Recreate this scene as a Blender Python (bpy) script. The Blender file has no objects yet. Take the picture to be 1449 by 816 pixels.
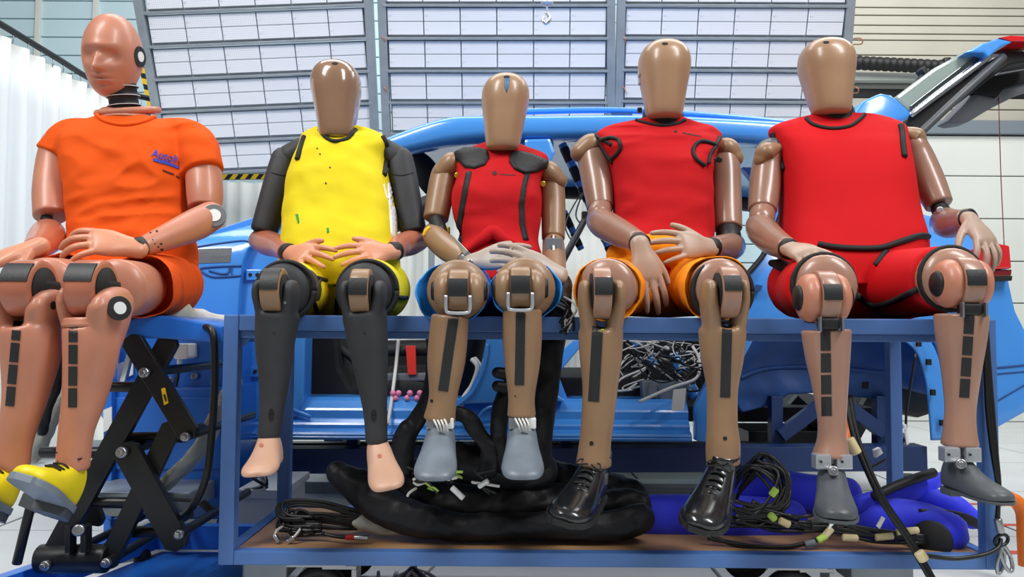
import bpy, bmesh, math, random
from mathutils import Vector, Matrix, noise
from mathutils.bvhtree import BVHTree
random.seed(7)
sc = bpy.context.scene
COL = sc.collection
# ------------------------------------------------------------------ camera
F, CX, CY = 1150.0, 724.5, 408.0
CAM = Vector((0, 0, 0.70))
_p, _r = math.atan(59 / F), 0.0064
_fw = Vector((0, math.cos(_p), math.sin(_p))); _u0 = Vector((0, -math.sin(_p), math.cos(_p))); _x0 = Vector((1, 0, 0))
_rt = _x0 * math.cos(_r) + _u0 * math.sin(_r)
_up = _u0 * math.cos(_r) - _x0 * math.sin(_r)
cd = bpy.data.cameras.new('camera'); cam = bpy.data.objects.new('camera', cd); COL.objects.link(cam)
cd.sensor_fit = 'HORIZONTAL'; cd.sensor_width = 36; cd.lens = 36 * F / 1449; cd.clip_start = 0.05; cd.clip_end = 100
mw = Matrix((_rt, _up, -_fw)).transposed().to_4x4(); mw.translation = CAM
cam.matrix_world = mw
sc.camera = cam
# ------------------------------------------------------------------ light
w = bpy.data.worlds.new('hall_light'); sc.world = w; w.use_nodes = True
w.node_tree.nodes['Background'].inputs[0].default_value = (0.93, 0.97, 1.0, 1)
w.node_tree.nodes['Background'].inputs[1].default_value = 0.24
def area(name, loc, target, sx, sy, power, col=(1, 1, 1)):
    l = bpy.data.lights.new(name, 'AREA'); l.shape = 'RECTANGLE'; l.size = sx; l.size_y = sy; l.energy = power; l.color = col
    o = bpy.data.objects.new(name, l); COL.objects.link(o); o.location = loc
    o.rotation_euler = (Vector(target) - Vector(loc)).to_track_quat('-Z', 'Y').to_euler()
    return o
area('ceiling_lamp', (-2.2, 0.2, 4.2), (-0.4, 2.4, 0.8), 0.9, 2.4, 150)
area('ceiling_lamp', (2.4, 0.2, 4.2), (0.4, 2.4, 0.8), 0.9, 2.4, 150)
area('ceiling_lamp', (0.0, 4.0, 4.6), (0.0, 4.4, 0.0), 5.0, 1.2, 120)
area('ceiling_lamp', (3.2, 4.6, 4.2), (3.0, 5.8, 0.0), 2.0, 1.5, 60)
sc.view_settings.view_transform = 'Standard'; sc.view_settings.look = 'None'
sc.view_settings.gamma = 1; sc.view_settings.use_curve_mapping = False
sc.view_settings.exposure = 0.0

# ------------------------------------------------------------------ helpers
def ray(x, y):
    return (_fw * F + _rt * (x - CX) - _up * (y - CY)).normalized()
def P(x, y, Y):
    d = ray(x, y); return CAM + d * (Y / d.y)
def mpp(Y): return Y / F
def lin(c):
    return tuple((v / 255 / 12.92) if v / 255 <= 0.04045 else ((v / 255 + 0.055) / 1.055) ** 2.4 for v in c)
MATS = {}
def M(name, rgb, rough=0.5, metal=0.0, coat=0.0, var=0.0, vscale=6.0, bump=0.0, bscale=60.0, spec=0.5, emit=0.0, trans=0.0, sheen=0.0, dist=0.002):
    m = bpy.data.materials.new(name); m.use_nodes = True; nt = m.node_tree; N = nt.nodes; b = N['Principled BSDF']
    c = lin(rgb); b.inputs['Base Color'].default_value = (*c, 1)
    b.inputs['Roughness'].default_value = rough; b.inputs['Metallic'].default_value = metal
    b.inputs['Coat Weight'].default_value = coat; b.inputs['Coat Roughness'].default_value = 0.12
    b.inputs['Specular IOR Level'].default_value = spec
    b.inputs['Sheen Weight'].default_value = sheen
    b.inputs['Transmission Weight'].default_value = trans
    if emit: b.inputs['Emission Color'].default_value = (*c, 1); b.inputs['Emission Strength'].default_value = emit
    if var or bump:
        tc = N.new('ShaderNodeTexCoord')
    if var:
        n = N.new('ShaderNodeTexNoise'); n.inputs['Scale'].default_value = vscale; n.inputs['Detail'].default_value = 5
        nt.links.new(tc.outputs['Object'], n.inputs['Vector'])
        r = N.new('ShaderNodeValToRGB'); r.color_ramp.elements[0].position = 0.3; r.color_ramp.elements[1].position = 0.7
        r.color_ramp.elements[0].color = (*[v * (1 - var) for v in c], 1); r.color_ramp.elements[1].color = (*[min(1, v * (1 + var)) for v in c], 1)
        nt.links.new(n.outputs['Fac'], r.inputs['Fac']); nt.links.new(r.outputs['Color'], b.inputs['Base Color'])
    if bump:
        n2 = N.new('ShaderNodeTexNoise'); n2.inputs['Scale'].default_value = bscale; n2.inputs['Detail'].default_value = 4
        nt.links.new(tc.outputs['Object'], n2.inputs['Vector'])
        bp = N.new('ShaderNodeBump'); bp.inputs['Strength'].default_value = bump; bp.inputs['Distance'].default_value = dist
        nt.links.new(n2.outputs['Fac'], bp.inputs['Height']); nt.links.new(bp.outputs['Normal'], b.inputs['Normal'])
    MATS[name] = m
    return m
PINV = {}
def thing(name, label, cat, loc, group=None, kind=None):
    o = bpy.data.objects.new(name, None); COL.objects.link(o); o.location = loc; o.empty_display_size = 0.1
    tag(o, label, cat, group, kind); PINV[o.name] = Matrix.Translation(Vector(loc)).inverted()
    return o
def tag(o, label=None, cat=None, group=None, kind=None):
    if label: o['label'] = label
    if cat: o['category'] = cat
    if group: o['group'] = group
    if kind: o['kind'] = kind
    return o
def ob(name, me, mat=None, parent=None, smooth=True, label=None):
    if isinstance(me, tuple):
        m2 = bpy.data.meshes.new(name); m2.from_pydata([tuple(v) for v in me[0]], [], me[1]); m2.update(); me = m2
    o = bpy.data.objects.new(name, me); COL.objects.link(o)
    if mat:
        me.materials.clear(); me.materials.append(MATS[mat] if isinstance(mat, str) else mat)
    if smooth: me.polygons.foreach_set('use_smooth', [True] * len(me.polygons))
    if parent is not None:
        o.parent = parent
        o.matrix_parent_inverse = PINV.get(parent.name, Matrix.Identity(4))
    if label: o['label'] = label
    return o
def vf(me): return [v.co.copy() for v in me.vertices], [tuple(p.vertices) for p in me.polygons]
def join(*ms):
    V, Fc = [], []
    for v, f in ms:
        k = len(V); V += list(v); Fc += [tuple(i + k for i in q) for q in f]
    return V, Fc
def catmull(vals, n):
    """resample list of lists of numbers"""
    m = len(vals); out = []
    if m == 2:
        return [[a + (b - a) * i / n for a, b in zip(*vals)] for i in range(n + 1)]
    for s in range(m - 1):
        p0 = vals[max(s - 1, 0)]; p1 = vals[s]; p2 = vals[s + 1]; p3 = vals[min(s + 2, m - 1)]
        for i in range(n):
            t = i / n; o = []
            for a, b, c, d in zip(p0, p1, p2, p3):
                o.append(0.5 * (2 * b + (c - a) * t + (2 * a - 5 * b + 4 * c - d) * t * t + (3 * b - a - 3 * c + d) * t ** 3))
            out.append(o)
    out.append(list(vals[-1])); return out
def loft(rings, cap0=True, cap1=True, closed=False):
    n = len(rings[0]); V = [v for r in rings for v in r]; Fc = []
    m = len(rings)
    for i in range(m - 1 + (1 if closed else 0)):
        for j in range(n):
            a = i * n + j; b = i * n + (j + 1) % n; c = ((i + 1) % m) * n + (j + 1) % n; d = ((i + 1) % m) * n + j
            Fc.append((a, b, c, d))
    if cap0 and not closed: Fc.append(tuple(reversed(range(n))))
    if cap1 and not closed: Fc.append(tuple(range((m - 1) * n, m * n)))
    return V, Fc
def limb(pts, up=(0, -1, 0), n=22, seg=6, cap0='round', cap1='round', exp=2.0, flat=0.35):
    """pts: (Vector centre, a, b): half width along side axis, half width along up axis"""
    vals = [[*p[0], p[1], p[2] if len(p) > 2 else p[1]] for p in pts]
    vals = catmull(vals, seg)
    C = [Vector(v[:3]) for v in vals]; A = [max(v[3], 1e-4) for v in vals]; B = [max(v[4], 1e-4) for v in vals]
    rings = []
    up = Vector(up)
    if abs(up.dot((C[-1] - C[0]).normalized())) > 0.75 and abs(up.y) > 0.9: up = Vector((0, 0, 1))
    T = []
    for i in range(len(C)):
        t = (C[min(i + 1, len(C) - 1)] - C[max(i - 1, 0)]).normalized(); T.append(t)
    def ring(c, t, a, b):
        u = (up - t * up.dot(t))
        if u.length < 1e-3: u = Vector((1, 0, 0)) - t * t.x
        u.normalize(); s = t.cross(u)
        o = []
        for j in range(n):
            th = 2 * math.pi * j / n; cs, sn = math.cos(th), math.sin(th)
            cs = math.copysign(abs(cs) ** (2 / exp), cs); sn = math.copysign(abs(sn) ** (2 / exp), sn)
            o.append(c + s * (a * cs) + u * (b * sn))
        return o
    def caps(kind, c, t, a, b, sgn):
        if kind == 'flat': return []
        k = min(a, b) * (1.0 if kind == 'round' else flat); o = []
        if kind == 'bevel':
            k = min(a, b, 0.02) * 0.3
            for s in (0.3, 0.7, 1.0):
                q = 1 - (k / min(a, b)) * (1 - math.cos(s * math.pi / 2)); o.append(ring(c + t * (sgn * k * math.sin(s * math.pi / 2)), t, a * q, b * q))
            return o
        for s in (0.25, 0.5, 0.72, 0.88, 0.97):
            q = math.cos(s * math.pi / 2); o.append(ring(c + t * (sgn * k * math.sin(s * math.pi / 2)), t, a * q, b * q))
        return o
    pre = caps(cap0, C[0], T[0], A[0], B[0], -1)[::-1]; post = caps(cap1, C[-1], T[-1], A[-1], B[-1], 1)
    rings = pre + [ring(C[i], T[i], A[i], B[i]) for i in range(len(C))] + post
    return loft(rings)
def plimb(pts, ratio=1.0, **k):
    """pts in pixels: (x, y, Y, width px[, ratio])"""
    return limb([(P(x, y, Y), wd * 0.5 * mpp(Y), wd * 0.5 * mpp(Y) * (q[0] if q else ratio)) for x, y, Y, wd, *q in pts], **k)
def tube(pts, r, n=8, seg=6):
    return limb([(Vector(p), r) for p in pts], n=n, seg=seg, cap0='flat', cap1='flat', up=(0.13, -0.35, 0.93))
def ptube(pts, r, n=8, seg=6): return tube([P(*p) for p in pts], r, n, seg)
def box(c, s, bevel=0.0, rot=None):
    bm = bmesh.new(); bmesh.ops.create_cube(bm, size=1)
    for v in bm.verts: v.co = Vector((v.co.x * s[0], v.co.y * s[1], v.co.z * s[2]))
    if bevel: bmesh.ops.bevel(bm, geom=list(bm.edges), offset=bevel, segments=2, affect='EDGES', profile=0.6)
    Mx = (rot or Matrix.Identity(3))
    bm.verts.index_update()
    V = [Mx @ v.co + Vector(c) for v in bm.verts]; Fc = [tuple(v.index for v in f.verts) for f in bm.faces]; bm.free()
    return V, Fc
def box2(x0, x1, y0, y1, z0, z1, bevel=0.0):
    return box(((x0 + x1) / 2, (y0 + y1) / 2, (z0 + z1) / 2), (abs(x1 - x0), abs(y1 - y0), abs(z1 - z0)), bevel)
def bar(a, b, wd, th, up=(0, -1, 0), bevel=0.002):
    a, b = Vector(a), Vector(b); t = (b - a); L = t.length; t.normalize(); u = Vector(up); u = (u - t * u.dot(t)).normalized(); s = t.cross(u)
    return box((a + b) / 2, (L, wd, th), bevel, Matrix((t, s, u)).transposed())
def cyl(a, b, r, n=24, r2=None, bevel=True):
    a, b = Vector(a), Vector(b)
    return limb([(a, r), (b, r2 if r2 is not None else r)], n=n, seg=1, cap0='bevel' if bevel else 'flat', cap1='bevel' if bevel else 'flat', up=(0.11, 0.31, 0.94))
def slab(px, Y, th, bevel=0.006, cuts=0, fn=None, axis=(0, 1, 0)):
    """outline in pixels at depth Y, given real thickness th along the axis"""
    pts = [P(x, y, Y) for x, y in px]
    return wslab(pts, th, bevel, cuts, fn, axis)
def wslab(pts, th, bevel=0.006, cuts=0, fn=None, axis=(0, 1, 0)):
    bm = bmesh.new(); ax = Vector(axis)
    f = bm.faces.new([bm.verts.new(p) for p in pts])
    if f.normal.length < 1e-9: f.normal_update()
    f.normal_update()
    if f.normal.dot(ax) > 0: bmesh.ops.reverse_faces(bm, faces=[f])
    r = bmesh.ops.extrude_face_region(bm, geom=[f])
    for v in [g for g in r['geom'] if isinstance(g, bmesh.types.BMVert)]: v.co += ax * th
    bmesh.ops.recalc_face_normals(bm, faces=list(bm.faces))
    if bevel: bmesh.ops.bevel(bm, geom=[e for e in bm.edges], offset=bevel, segments=2, affect='EDGES', profile=0.6, clamp_overlap=True)
    if cuts:
        bmesh.ops.triangulate(bm, faces=list(bm.faces))
        for _ in range(cuts):
            bmesh.ops.subdivide_edges(bm, edges=[e for e in bm.edges if e.calc_length() > 0.05], cuts=1)
            bmesh.ops.triangulate(bm, faces=list(bm.faces))
    if fn:
        for v in bm.verts: v.co = fn(v.co)
    bm.verts.index_update()
    V = [v.co.copy() for v in bm.verts]; Fc = [tuple(v.index for v in f.verts) for f in bm.faces]; bm.free()
    return V, Fc
def lathe(prof, origin, axis, n=24):
    """prof: (r, h) along axis"""
    axis = Vector(axis).normalized(); u = axis.orthogonal().normalized(); s = axis.cross(u); origin = Vector(origin)
    return loft([[origin + axis * h + (u * math.cos(2 * math.pi * j / n) + s * math.sin(2 * math.pi * j / n)) * max(r, 1e-4) for j in range(n)] for r, h in prof])
def baked(m, vox, smooth=3, fn=None, name='shape'):
    me = bpy.data.meshes.new(name); me.from_pydata([tuple(v) for v in m[0]], [], m[1]); me.update()
    bm = bmesh.new(); bm.from_mesh(me); bmesh.ops.recalc_face_normals(bm, faces=list(bm.faces)); bm.to_mesh(me); bm.free()
    o = bpy.data.objects.new('tmp', me); COL.objects.link(o)
    r = o.modifiers.new('r', 'REMESH'); r.mode = 'VOXEL'; r.voxel_size = vox
    if smooth:
        s = o.modifiers.new('s', 'SMOOTH'); s.iterations = smooth; s.factor = 0.5
    dg = bpy.context.evaluated_depsgraph_get()
    out = bpy.data.meshes.new_from_object(o.evaluated_get(dg))
    bpy.data.objects.remove(o); bpy.data.meshes.remove(me)
    if fn:
        for v in out.vertices: v.co = fn(v.co)
    out.update()
    return out
def wrinkle(amp, scale, stretch=(1, 1, 1), seed=0.0, direction=None):
    st = Vector(stretch); off = Vector((seed, seed * 1.7, -seed))
    def f(co):
        q = Vector((co.x * st.x, co.y * st.y, co.z * st.z)) * scale + off
        h = noise.noise(q) + 0.5 * noise.noise(q * 2.1)
        d = direction or Vector((0, -1, 0))
        return co + d * (h * amp)
    return f
class Skin:
    """surface that flat trims, tapes and prints are laid on"""
    def __init__(self, me):
        v, f = vf(me) if not isinstance(me, tuple) else me
        self.t = BVHTree.FromPolygons([Vector(q) for q in v], f)
    def hit(self, x, y, Yd=2.3):
        d = ray(x, y); h = self.t.ray_cast(CAM, d)
        if h[0] is None:
            h = self.t.find_nearest(P(x, y, Yd))
        n = h[1]
        if n.dot(d) > 0: n = -n
        return h[0], n
def subdiv(pts, m):
    return catmull([list(p) for p in pts], m) if len(pts) > 2 else [[pts[0][k] + (pts[1][k] - pts[0][k]) * i / m for k in (0, 1)] for i in range(m + 1)]
def piping(sk, px, r=0.004, m=7, Yd=2.3, lift=0.3):
    pts = []
    for x, y in subdiv(px, m):
        h, n = sk.hit(x, y, Yd); pts.append(h + n * r * lift)
    return tube(pts, r, 8, 1)
def decal(sk, px, lift=0.0016, cell=5.0, Yd=2.3):
    """a patch with the given outline laid on the surface, thin but closed at the rim"""
    bm = bmesh.new(); bm.faces.new([bm.verts.new((x, y, 0)) for x, y in px])
    bmesh.ops.triangulate(bm, faces=list(bm.faces))
    for _ in range(5):
        es = [e for e in bm.edges if e.calc_length() > cell]
        if not es: break
        bmesh.ops.subdivide_edges(bm, edges=es, cuts=1); bmesh.ops.triangulate(bm, faces=list(bm.faces))
    bm.verts.index_update(); V = []; B = []
    for v in bm.verts:
        h, n = sk.hit(v.co.x, v.co.y, Yd); V.append(h + n * lift); B.append(h - n * 0.001)
    Fc = [tuple(v.index for v in f.verts) for f in bm.faces]; k = len(V)
    for e in bm.edges:
        if e.is_boundary:
            a, b = e.verts[0].index, e.verts[1].index; Fc.append((a, b, b + k, a + k))
    bm.free()
    m = bpy.data.meshes.new('patch'); m.from_pydata([tuple(v) for v in V + B], [], Fc)
    b2 = bmesh.new(); b2.from_mesh(m); bmesh.ops.recalc_face_normals(b2, faces=list(b2.faces))
    loose = [v for v in b2.verts if not v.link_faces]; bmesh.ops.delete(b2, geom=loose, context='VERTS')
    b2.to_mesh(m); b2.free()
    return m
def strip_px(a, b, wd):
    """pixel rectangle from a to b"""
    ax, ay = a; bx, by = b; L = math.hypot(bx - ax, by - ay); nx, ny = -(by - ay) / L * wd / 2, (bx - ax) / L * wd / 2
    return [(ax + nx, ay + ny), (bx + nx, by + ny), (bx - nx, by - ny), (ax - nx, ay - ny)]
def text_on(sk, txt, x0, y0, hpx, dirpx, lift=0.0012, Yd=2.3, shear=0.0):
    """printed lettering laid on the surface; dirpx = baseline direction in pixels"""
    cu = bpy.data.curves.new('t', 'FONT'); cu.body = txt; cu.size = 1.0; cu.resolution_u = 3; cu.shear = shear; cu.offset = 0.012
    o = bpy.data.objects.new('t', cu); COL.objects.link(o)
    dg = bpy.context.evaluated_depsgraph_get(); me = bpy.data.meshes.new_from_object(o.evaluated_get(dg))
    bpy.data.objects.remove(o)
    bm = bmesh.new(); bm.from_mesh(me); bmesh.ops.remove_doubles(bm, verts=list(bm.verts), dist=1e-4)
    dx, dy = dirpx; L = math.hypot(dx, dy); dx, dy = dx / L, dy / L
    for v in bm.verts:
        px = x0 + (v.co.x * dx + v.co.y * dy) * hpx; py = y0 + (v.co.x * dy - v.co.y * dx) * hpx
        h, n = sk.hit(px, py, Yd); v.co = h + n * lift
    bm.to_mesh(me); bm.free()
    return me

# ------------------------------------------------------------------ materials
M('wall_white', (222, 226, 218), 0.6, var=0.03, vscale=1.5)
M('wall_teal', (204, 230, 238), 0.55, var=0.04, vscale=1.5)
M('wall_ribbed', (178, 175, 160), 0.5, var=0.06, vscale=2.0)
M('wall_joint', (128, 130, 126), 0.7)
M('lintel_grey', (120, 130, 138), 0.5)
M('concrete', (205, 208, 208), 0.42, var=0.06, vscale=3.0)
M('concrete_joint', (96, 98, 98), 0.8)
M('line_red', (205, 60, 45), 0.5)
M('curtain_white', (234, 237, 232), 0.8, sheen=0.2)
M('tray_grey', (168, 176, 184), 0.5)
M('galvanised', (150, 158, 164), 0.4, metal=0.3, var=0.1, vscale=9)
M('alu', (196, 200, 204), 0.35, metal=0.7)
M('lamp_white', (226, 230, 240), 0.45)
M('black_metal', (22, 23, 25), 0.38, var=0.2, vscale=8)
M('black_rubber', (20, 20, 21), 0.55)
M('black_matte', (9, 9, 10), 0.75)
M('black_nylon', (20, 20, 23), 0.55, bump=0.5, bscale=30, dist=0.006, spec=0.35)
M('black_foam', (46, 47, 50), 0.62, var=0.18, vscale=14, bump=0.15, bscale=160)
M('black_tape', (30, 31, 32), 0.5, bump=0.2, bscale=120)
M('black_binding', (12, 12, 13), 0.7)
M('hazard_yellow', (242, 196, 28), 0.5)
M('bench_blue', (76, 114, 174), 0.42, var=0.06, vscale=10)
M('trestle_navy', (24, 50, 98), 0.45, var=0.15, vscale=5)
M('lift_blue', (34, 110, 208), 0.35, coat=0.3, var=0.06, vscale=6)
M('car_blue', (66, 150, 236), 0.33, coat=0.8, var=0.03, vscale=3)
M('car_dark_blue', (30, 74, 136), 0.6, var=0.25, vscale=7)  # dark primer blue; puts shade into the wheel house and crease lines
M('glass_dark', (46, 56, 56), 0.06, coat=0.5, spec=0.8)
M('glass_grey', (150, 165, 158), 0.08, spec=0.8)
M('lamp_red', (215, 24, 30), 0.12, coat=1.0)
M('lamp_red_dark', (120, 8, 14), 0.15, coat=1.0)
M('plywood', (168, 128, 88), 0.5, var=0.14, vscale=5)
M('chrome', (205, 208, 210), 0.2, metal=1.0)
M('steel', (168, 170, 172), 0.32, metal=0.9)
M('white_plastic', (232, 234, 232), 0.45)
M('grey_box', (196, 202, 204), 0.5)
M('skin_salmon', (190, 125, 99), 0.42, var=0.08, vscale=11, coat=0.12, bump=0.04, bscale=300)
M('skin_salmon_dark', (178, 106, 80), 0.33, var=0.1, vscale=11, coat=0.2)
M('skin_tan', (146, 114, 84), 0.4, var=0.08, vscale=9, coat=0.1)
M('skin_brown', (150, 114, 96), 0.3, var=0.07, vscale=8, coat=0.25)
M('skin_rose', (164, 124, 104), 0.32, var=0.07, vscale=8, coat=0.2)
M('skin_head', (160, 126, 96), 0.34, var=0.09, vscale=8, coat=0.22)
M('skin_head_gloss', (140, 108, 84), 0.2, var=0.1, vscale=8, coat=0.7)
M('skin_hand', (172, 146, 128), 0.42, var=0.06, vscale=16)
M('skin_hand_grey', (166, 150, 136), 0.42, var=0.06, vscale=16)
M('skin_hand_salmon', (208, 142, 110), 0.4, var=0.06, vscale=16)
M('skin_foot', (200, 158, 132), 0.45, var=0.06, vscale=12)
M('rubber_grey', (112, 122, 132), 0.4, var=0.2, vscale=14)
M('rubber_dark', (78, 82, 86), 0.42, var=0.16, vscale=12)
M('cloth_orange', (224, 84, 16), 0.85, bump=0.25, bscale=420, spec=0.2, var=0.05, vscale=7)
M('cloth_yellow', (228, 208, 26), 0.75, bump=0.2, bscale=300, spec=0.25, var=0.05, vscale=9)
M('cloth_red', (188, 22, 28), 0.85, bump=0.25, bscale=420, spec=0.2, var=0.06, vscale=6)
M('neoprene_red', (200, 18, 25), 0.8, bump=0.25, bscale=500, spec=0.2, var=0.04, vscale=6)
M('cloth_amber', (246, 146, 10), 0.75, spec=0.25, var=0.06, vscale=7)
M('cloth_blue', (40, 146, 236), 0.6, var=0.06, vscale=7)
M('neoprene_blue', (42, 54, 240), 0.62, sheen=0.2, bump=0.15, bscale=300, var=0.08, vscale=8)
M('cloth_grey', (176, 178, 166), 0.85, var=0.1, vscale=10, bump=0.3, bscale=60)
M('cloth_white', (232, 232, 228), 0.8)
M('leather_black', (24, 25, 27), 0.22, coat=0.6, var=0.25, vscale=18, bump=0.15, bscale=70)
M('leather_yellow', (238, 216, 24), 0.42, var=0.08, vscale=12)
M('sole_grey', (122, 132, 142), 0.45, var=0.1, vscale=12)
M('ink_blue', (44, 70, 190), 0.7)
M('ink_dark', (70, 30, 30), 0.8)
M('ink_green', (40, 150, 60), 0.8)
M('stain_blue', (60, 110, 150), 0.4)
M('brass', (214, 170, 60), 0.3, metal=0.8)
M('cable_black', (16, 16, 17), 0.42)
M('cable_white', (214, 214, 208), 0.5)
M('cable_orange', (240, 120, 30), 0.45)
M('tie_cream', (226, 208, 160), 0.6)
M('tie_green', (180, 215, 90), 0.6)
M('strap_red', (222, 48, 34), 0.7)
M('beads_pink', (238, 140, 180), 0.35)
M('seat_black', (14, 15, 16), 0.7, bump=0.2, bscale=90)
M('trim_grey', (104, 108, 112), 0.65, var=0.1, vscale=12)
M('cable_copper', (190, 120, 80), 0.4)
# ------------------------------------------------------------------ hall
WY = 6.5
fl = ob('floor', box2(-6, 6, 0.6, WY + 0.3, -0.12, -0.012), 'concrete_joint', smooth=False); tag(fl, 'pale grey concrete slab floor of the test hall', kind='structure')
slab_me = bpy.data.meshes.new('slab'); _s = box((0, 0, -0.008), (1.188, 0.788, 0.016), 0.003)
slab_me.from_pydata([tuple(v) for v in _s[0]], [], _s[1]); slab_me.materials.append(MATS['concrete'])
for i in range(9):
    for j in range(8):
        o = bpy.data.objects.new('floor_slab', slab_me); COL.objects.link(o); o.parent = fl
        o.location = (-4.8 + i * 1.2, 0.85 + j * 0.8, 0)
for k, (y0, y1) in enumerate(((2.62, 2.66), (3.0, 3.03), (3.36, 3.39))):
    ln = ob('floor_line', box2(-0.2 if k else 0.3, 5.2, y0, y1, -0.002, 0.0015), 'line_red', fl, False)
    ln['label'] = 'thin red line painted on the floor'
wb = ob('wall_back', box2(-6, 6, WY + 0.03, WY + 0.2, -0.1, 5.2), 'wall_joint', smooth=False); tag(wb, 'far wall of the hall clad in long panels', kind='structure')
def zpx(y, Y=WY): return P(1300, y, Y).z
def planks(x0, x1, edges, mat, th, name):
    for a, b in zip(edges[:-1], edges[1:]):
        z1, z0 = a - 0.004, b + 0.004
        ob(name, box2(x0, x1, WY - th, WY + 0.03, z0, z1, 0.006), mat, wb, False)
ed = [zpx(y) for y in (192, 249, 309, 369, 428, 488, 545)] + [0.0]
planks(2.2, 6, ed, 'wall_white', 0.02, 'panel')
e2 = [4.9, 4.6, 4.3, 4.0, 3.7, 3.45] + [zpx(y) for y in (-8, 13, 24, 38, 50, 59, 80, 96, 108)]
planks(2.2, 6, e2, 'wall_ribbed', 0.03, 'panel')
ob('lintel', box2(2.2, 6, WY - 0.06, WY + 0.03, zpx(191), zpx(172), 0.006), 'lintel_grey', wb, False)
ob('lintel', box2(2.2, 6, WY - 0.10, WY + 0.03, zpx(119), zpx(108), 0.006), 'wall_white', wb, False)
ob('lintel', box2(2.2, 6, WY - 0.03, WY + 0.03, zpx(140), zpx(128), 0.004), 'black_metal', wb, False)
planks(2.2, 6, [zpx(140), zpx(156), zpx(172)], 'wall_ribbed', 0.03, 'panel')
planks(2.2, 6, [zpx(119), zpx(128)], 'wall_joint', 0.02, 'panel')
e3 = [4.9, 4.6, 4.3, 4.0, 3.7, 3.5] + [3.5 - 0.15 * k for k in range(1, 24)]
planks(-6, 2.2, e3, 'wall_teal', 0.02, 'panel')
for xx in (56, 137):
    x = P(xx, 60, WY).x
    ob('cover_strip', box2(x - 0.02, x + 0.02, WY - 0.045, WY, 0.05, 4.9, 0.004), 'wall_white', wb, False)
# ribbed black duct and a wire on the far wall
d = thing('air_duct', 'black ribbed flexible duct running along the pale wall behind the last dummy', 'duct', P(1210, 90, 6.3))
a, b = P(1195, 88, 6.3), P(1336, 95, 6.3)
prof = []
L = (b - a).length
for i in range(60): prof.append((0.056 if i % 4 < 2 else 0.050, L * i / 59))
ob('hose', lathe(prof, a, b - a, 14), 'black_rubber', d)
ob('bracket', box(P(1336, 95, 6.3), (0.05, 0.12, 0.12), 0.006), 'black_metal', d)
tag(ob('pull_wire', ptube([(1413, 130, 3.44), (1416, 240, 3.2), (1421, 348, 2.99)], 0.002, 6), 'lamp_red_dark'), 'thin dark red wire hanging beside the open tailgate', 'wire')
# curtains
def curtain(path, z0, z1, amp, freq, mat='curtain_white', seed=1):
    pts = catmull([list(p) for p in path], 60); n = len(pts); L = 0; rows = []
    prev = None; base = []
    for i, p in enumerate(pts):
        q = Vector((p[0], p[1], 0))
        if prev is not None: L += (q - prev).length
        prev = q
        t = Vector((pts[min(i + 1, n - 1)][0] - pts[max(i - 1, 0)][0], pts[min(i + 1, n - 1)][1] - pts[max(i - 1, 0)][1], 0)).normalized()
        nn = Vector((-t.y, t.x, 0)); base.append((q, nn, L))
    V, Fc = [], []; K = 8
    for side in (0, 1):
        for k in range(K + 1):
            z = z0 + (z1 - z0) * k / K
            for q, nn, l in base:
                ph = l * freq + 1.3 * noise.noise(Vector((l * 3, seed, 0)))
                d = amp * (0.55 + 0.45 * (1 - k / K)) * math.sin(ph) + amp * 0.4 * noise.noise(Vector((l * 9, k * 0.25, seed)))
                v = q + nn * (d + side * 0.004); v.z = z; V.append(v)
    W = len(base); S = W * (K + 1)
    for k in range(K):
        for i in range(W - 1):
            a = k * W + i; Fc.append((a, a + 1, a + 1 + W, a + W)); Fc.append((a + S, a + W + S, a + 1 + W + S, a + 1 + S))
    for k in range(K):
        for e in (0, W - 1):
            a = k * W + e; Fc.append((a, a + W, a + W + S, a + S))
    for i in range(W - 1):
        for k in (0, K):
            a = k * W + i; Fc.append((a, a + 1, a + 1 + S, a + S))
    return V, Fc
zr = P(60, 77, 4.15).z
pth = [(-2.45, 2.9), (-2.42, 3.6), (-2.42, 4.2), (-2.42, 4.65), (-2.3, 4.95), (-2.05, 5.15)]
cz = P(60, 82, 4.15).z
ct = thing('curtain', 'white pleated curtain hanging from the curved rail behind the orange dummy', 'curtain', (-2.42, 4.2, 0))
ob('cloth', curtain(pth, 0.05, cz - 0.02, 0.035, 46), 'curtain_white', ct)
cr = thing('curtain_rail', 'dark curved overhead rail carrying the white curtain', 'rail', (-2.42, 4.2, cz))
ob('rail', tube([(x, y, cz + 0.03) for x, y in pth], 0.017, 8, 8), 'black_metal', cr)
for k in range(0, 26):
    pp = catmull([list(p) for p in pth], 10); q = pp[min(int(k * 2), len(pp) - 1)]
    ob('hook', tube([(q[0], q[1], cz + 0.02), (q[0] + 0.006, q[1], cz - 0.005), (q[0], q[1], cz - 0.03)], 0.003, 5, 2), 'steel', cr)
ct2 = thing('curtain', 'white curtain hanging under the striped barrier of the lamp bank', 'curtain', (-1.6, 5.6, 0))
ob('cloth', curtain([(-2.05, 5.6), (-1.2, 5.62), (-0.2, 5.6), (1.0, 5.6)], 0.05, P(340, 258, 5.6).z, 0.03, 60, seed=5), 'curtain_white', ct2)
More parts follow.
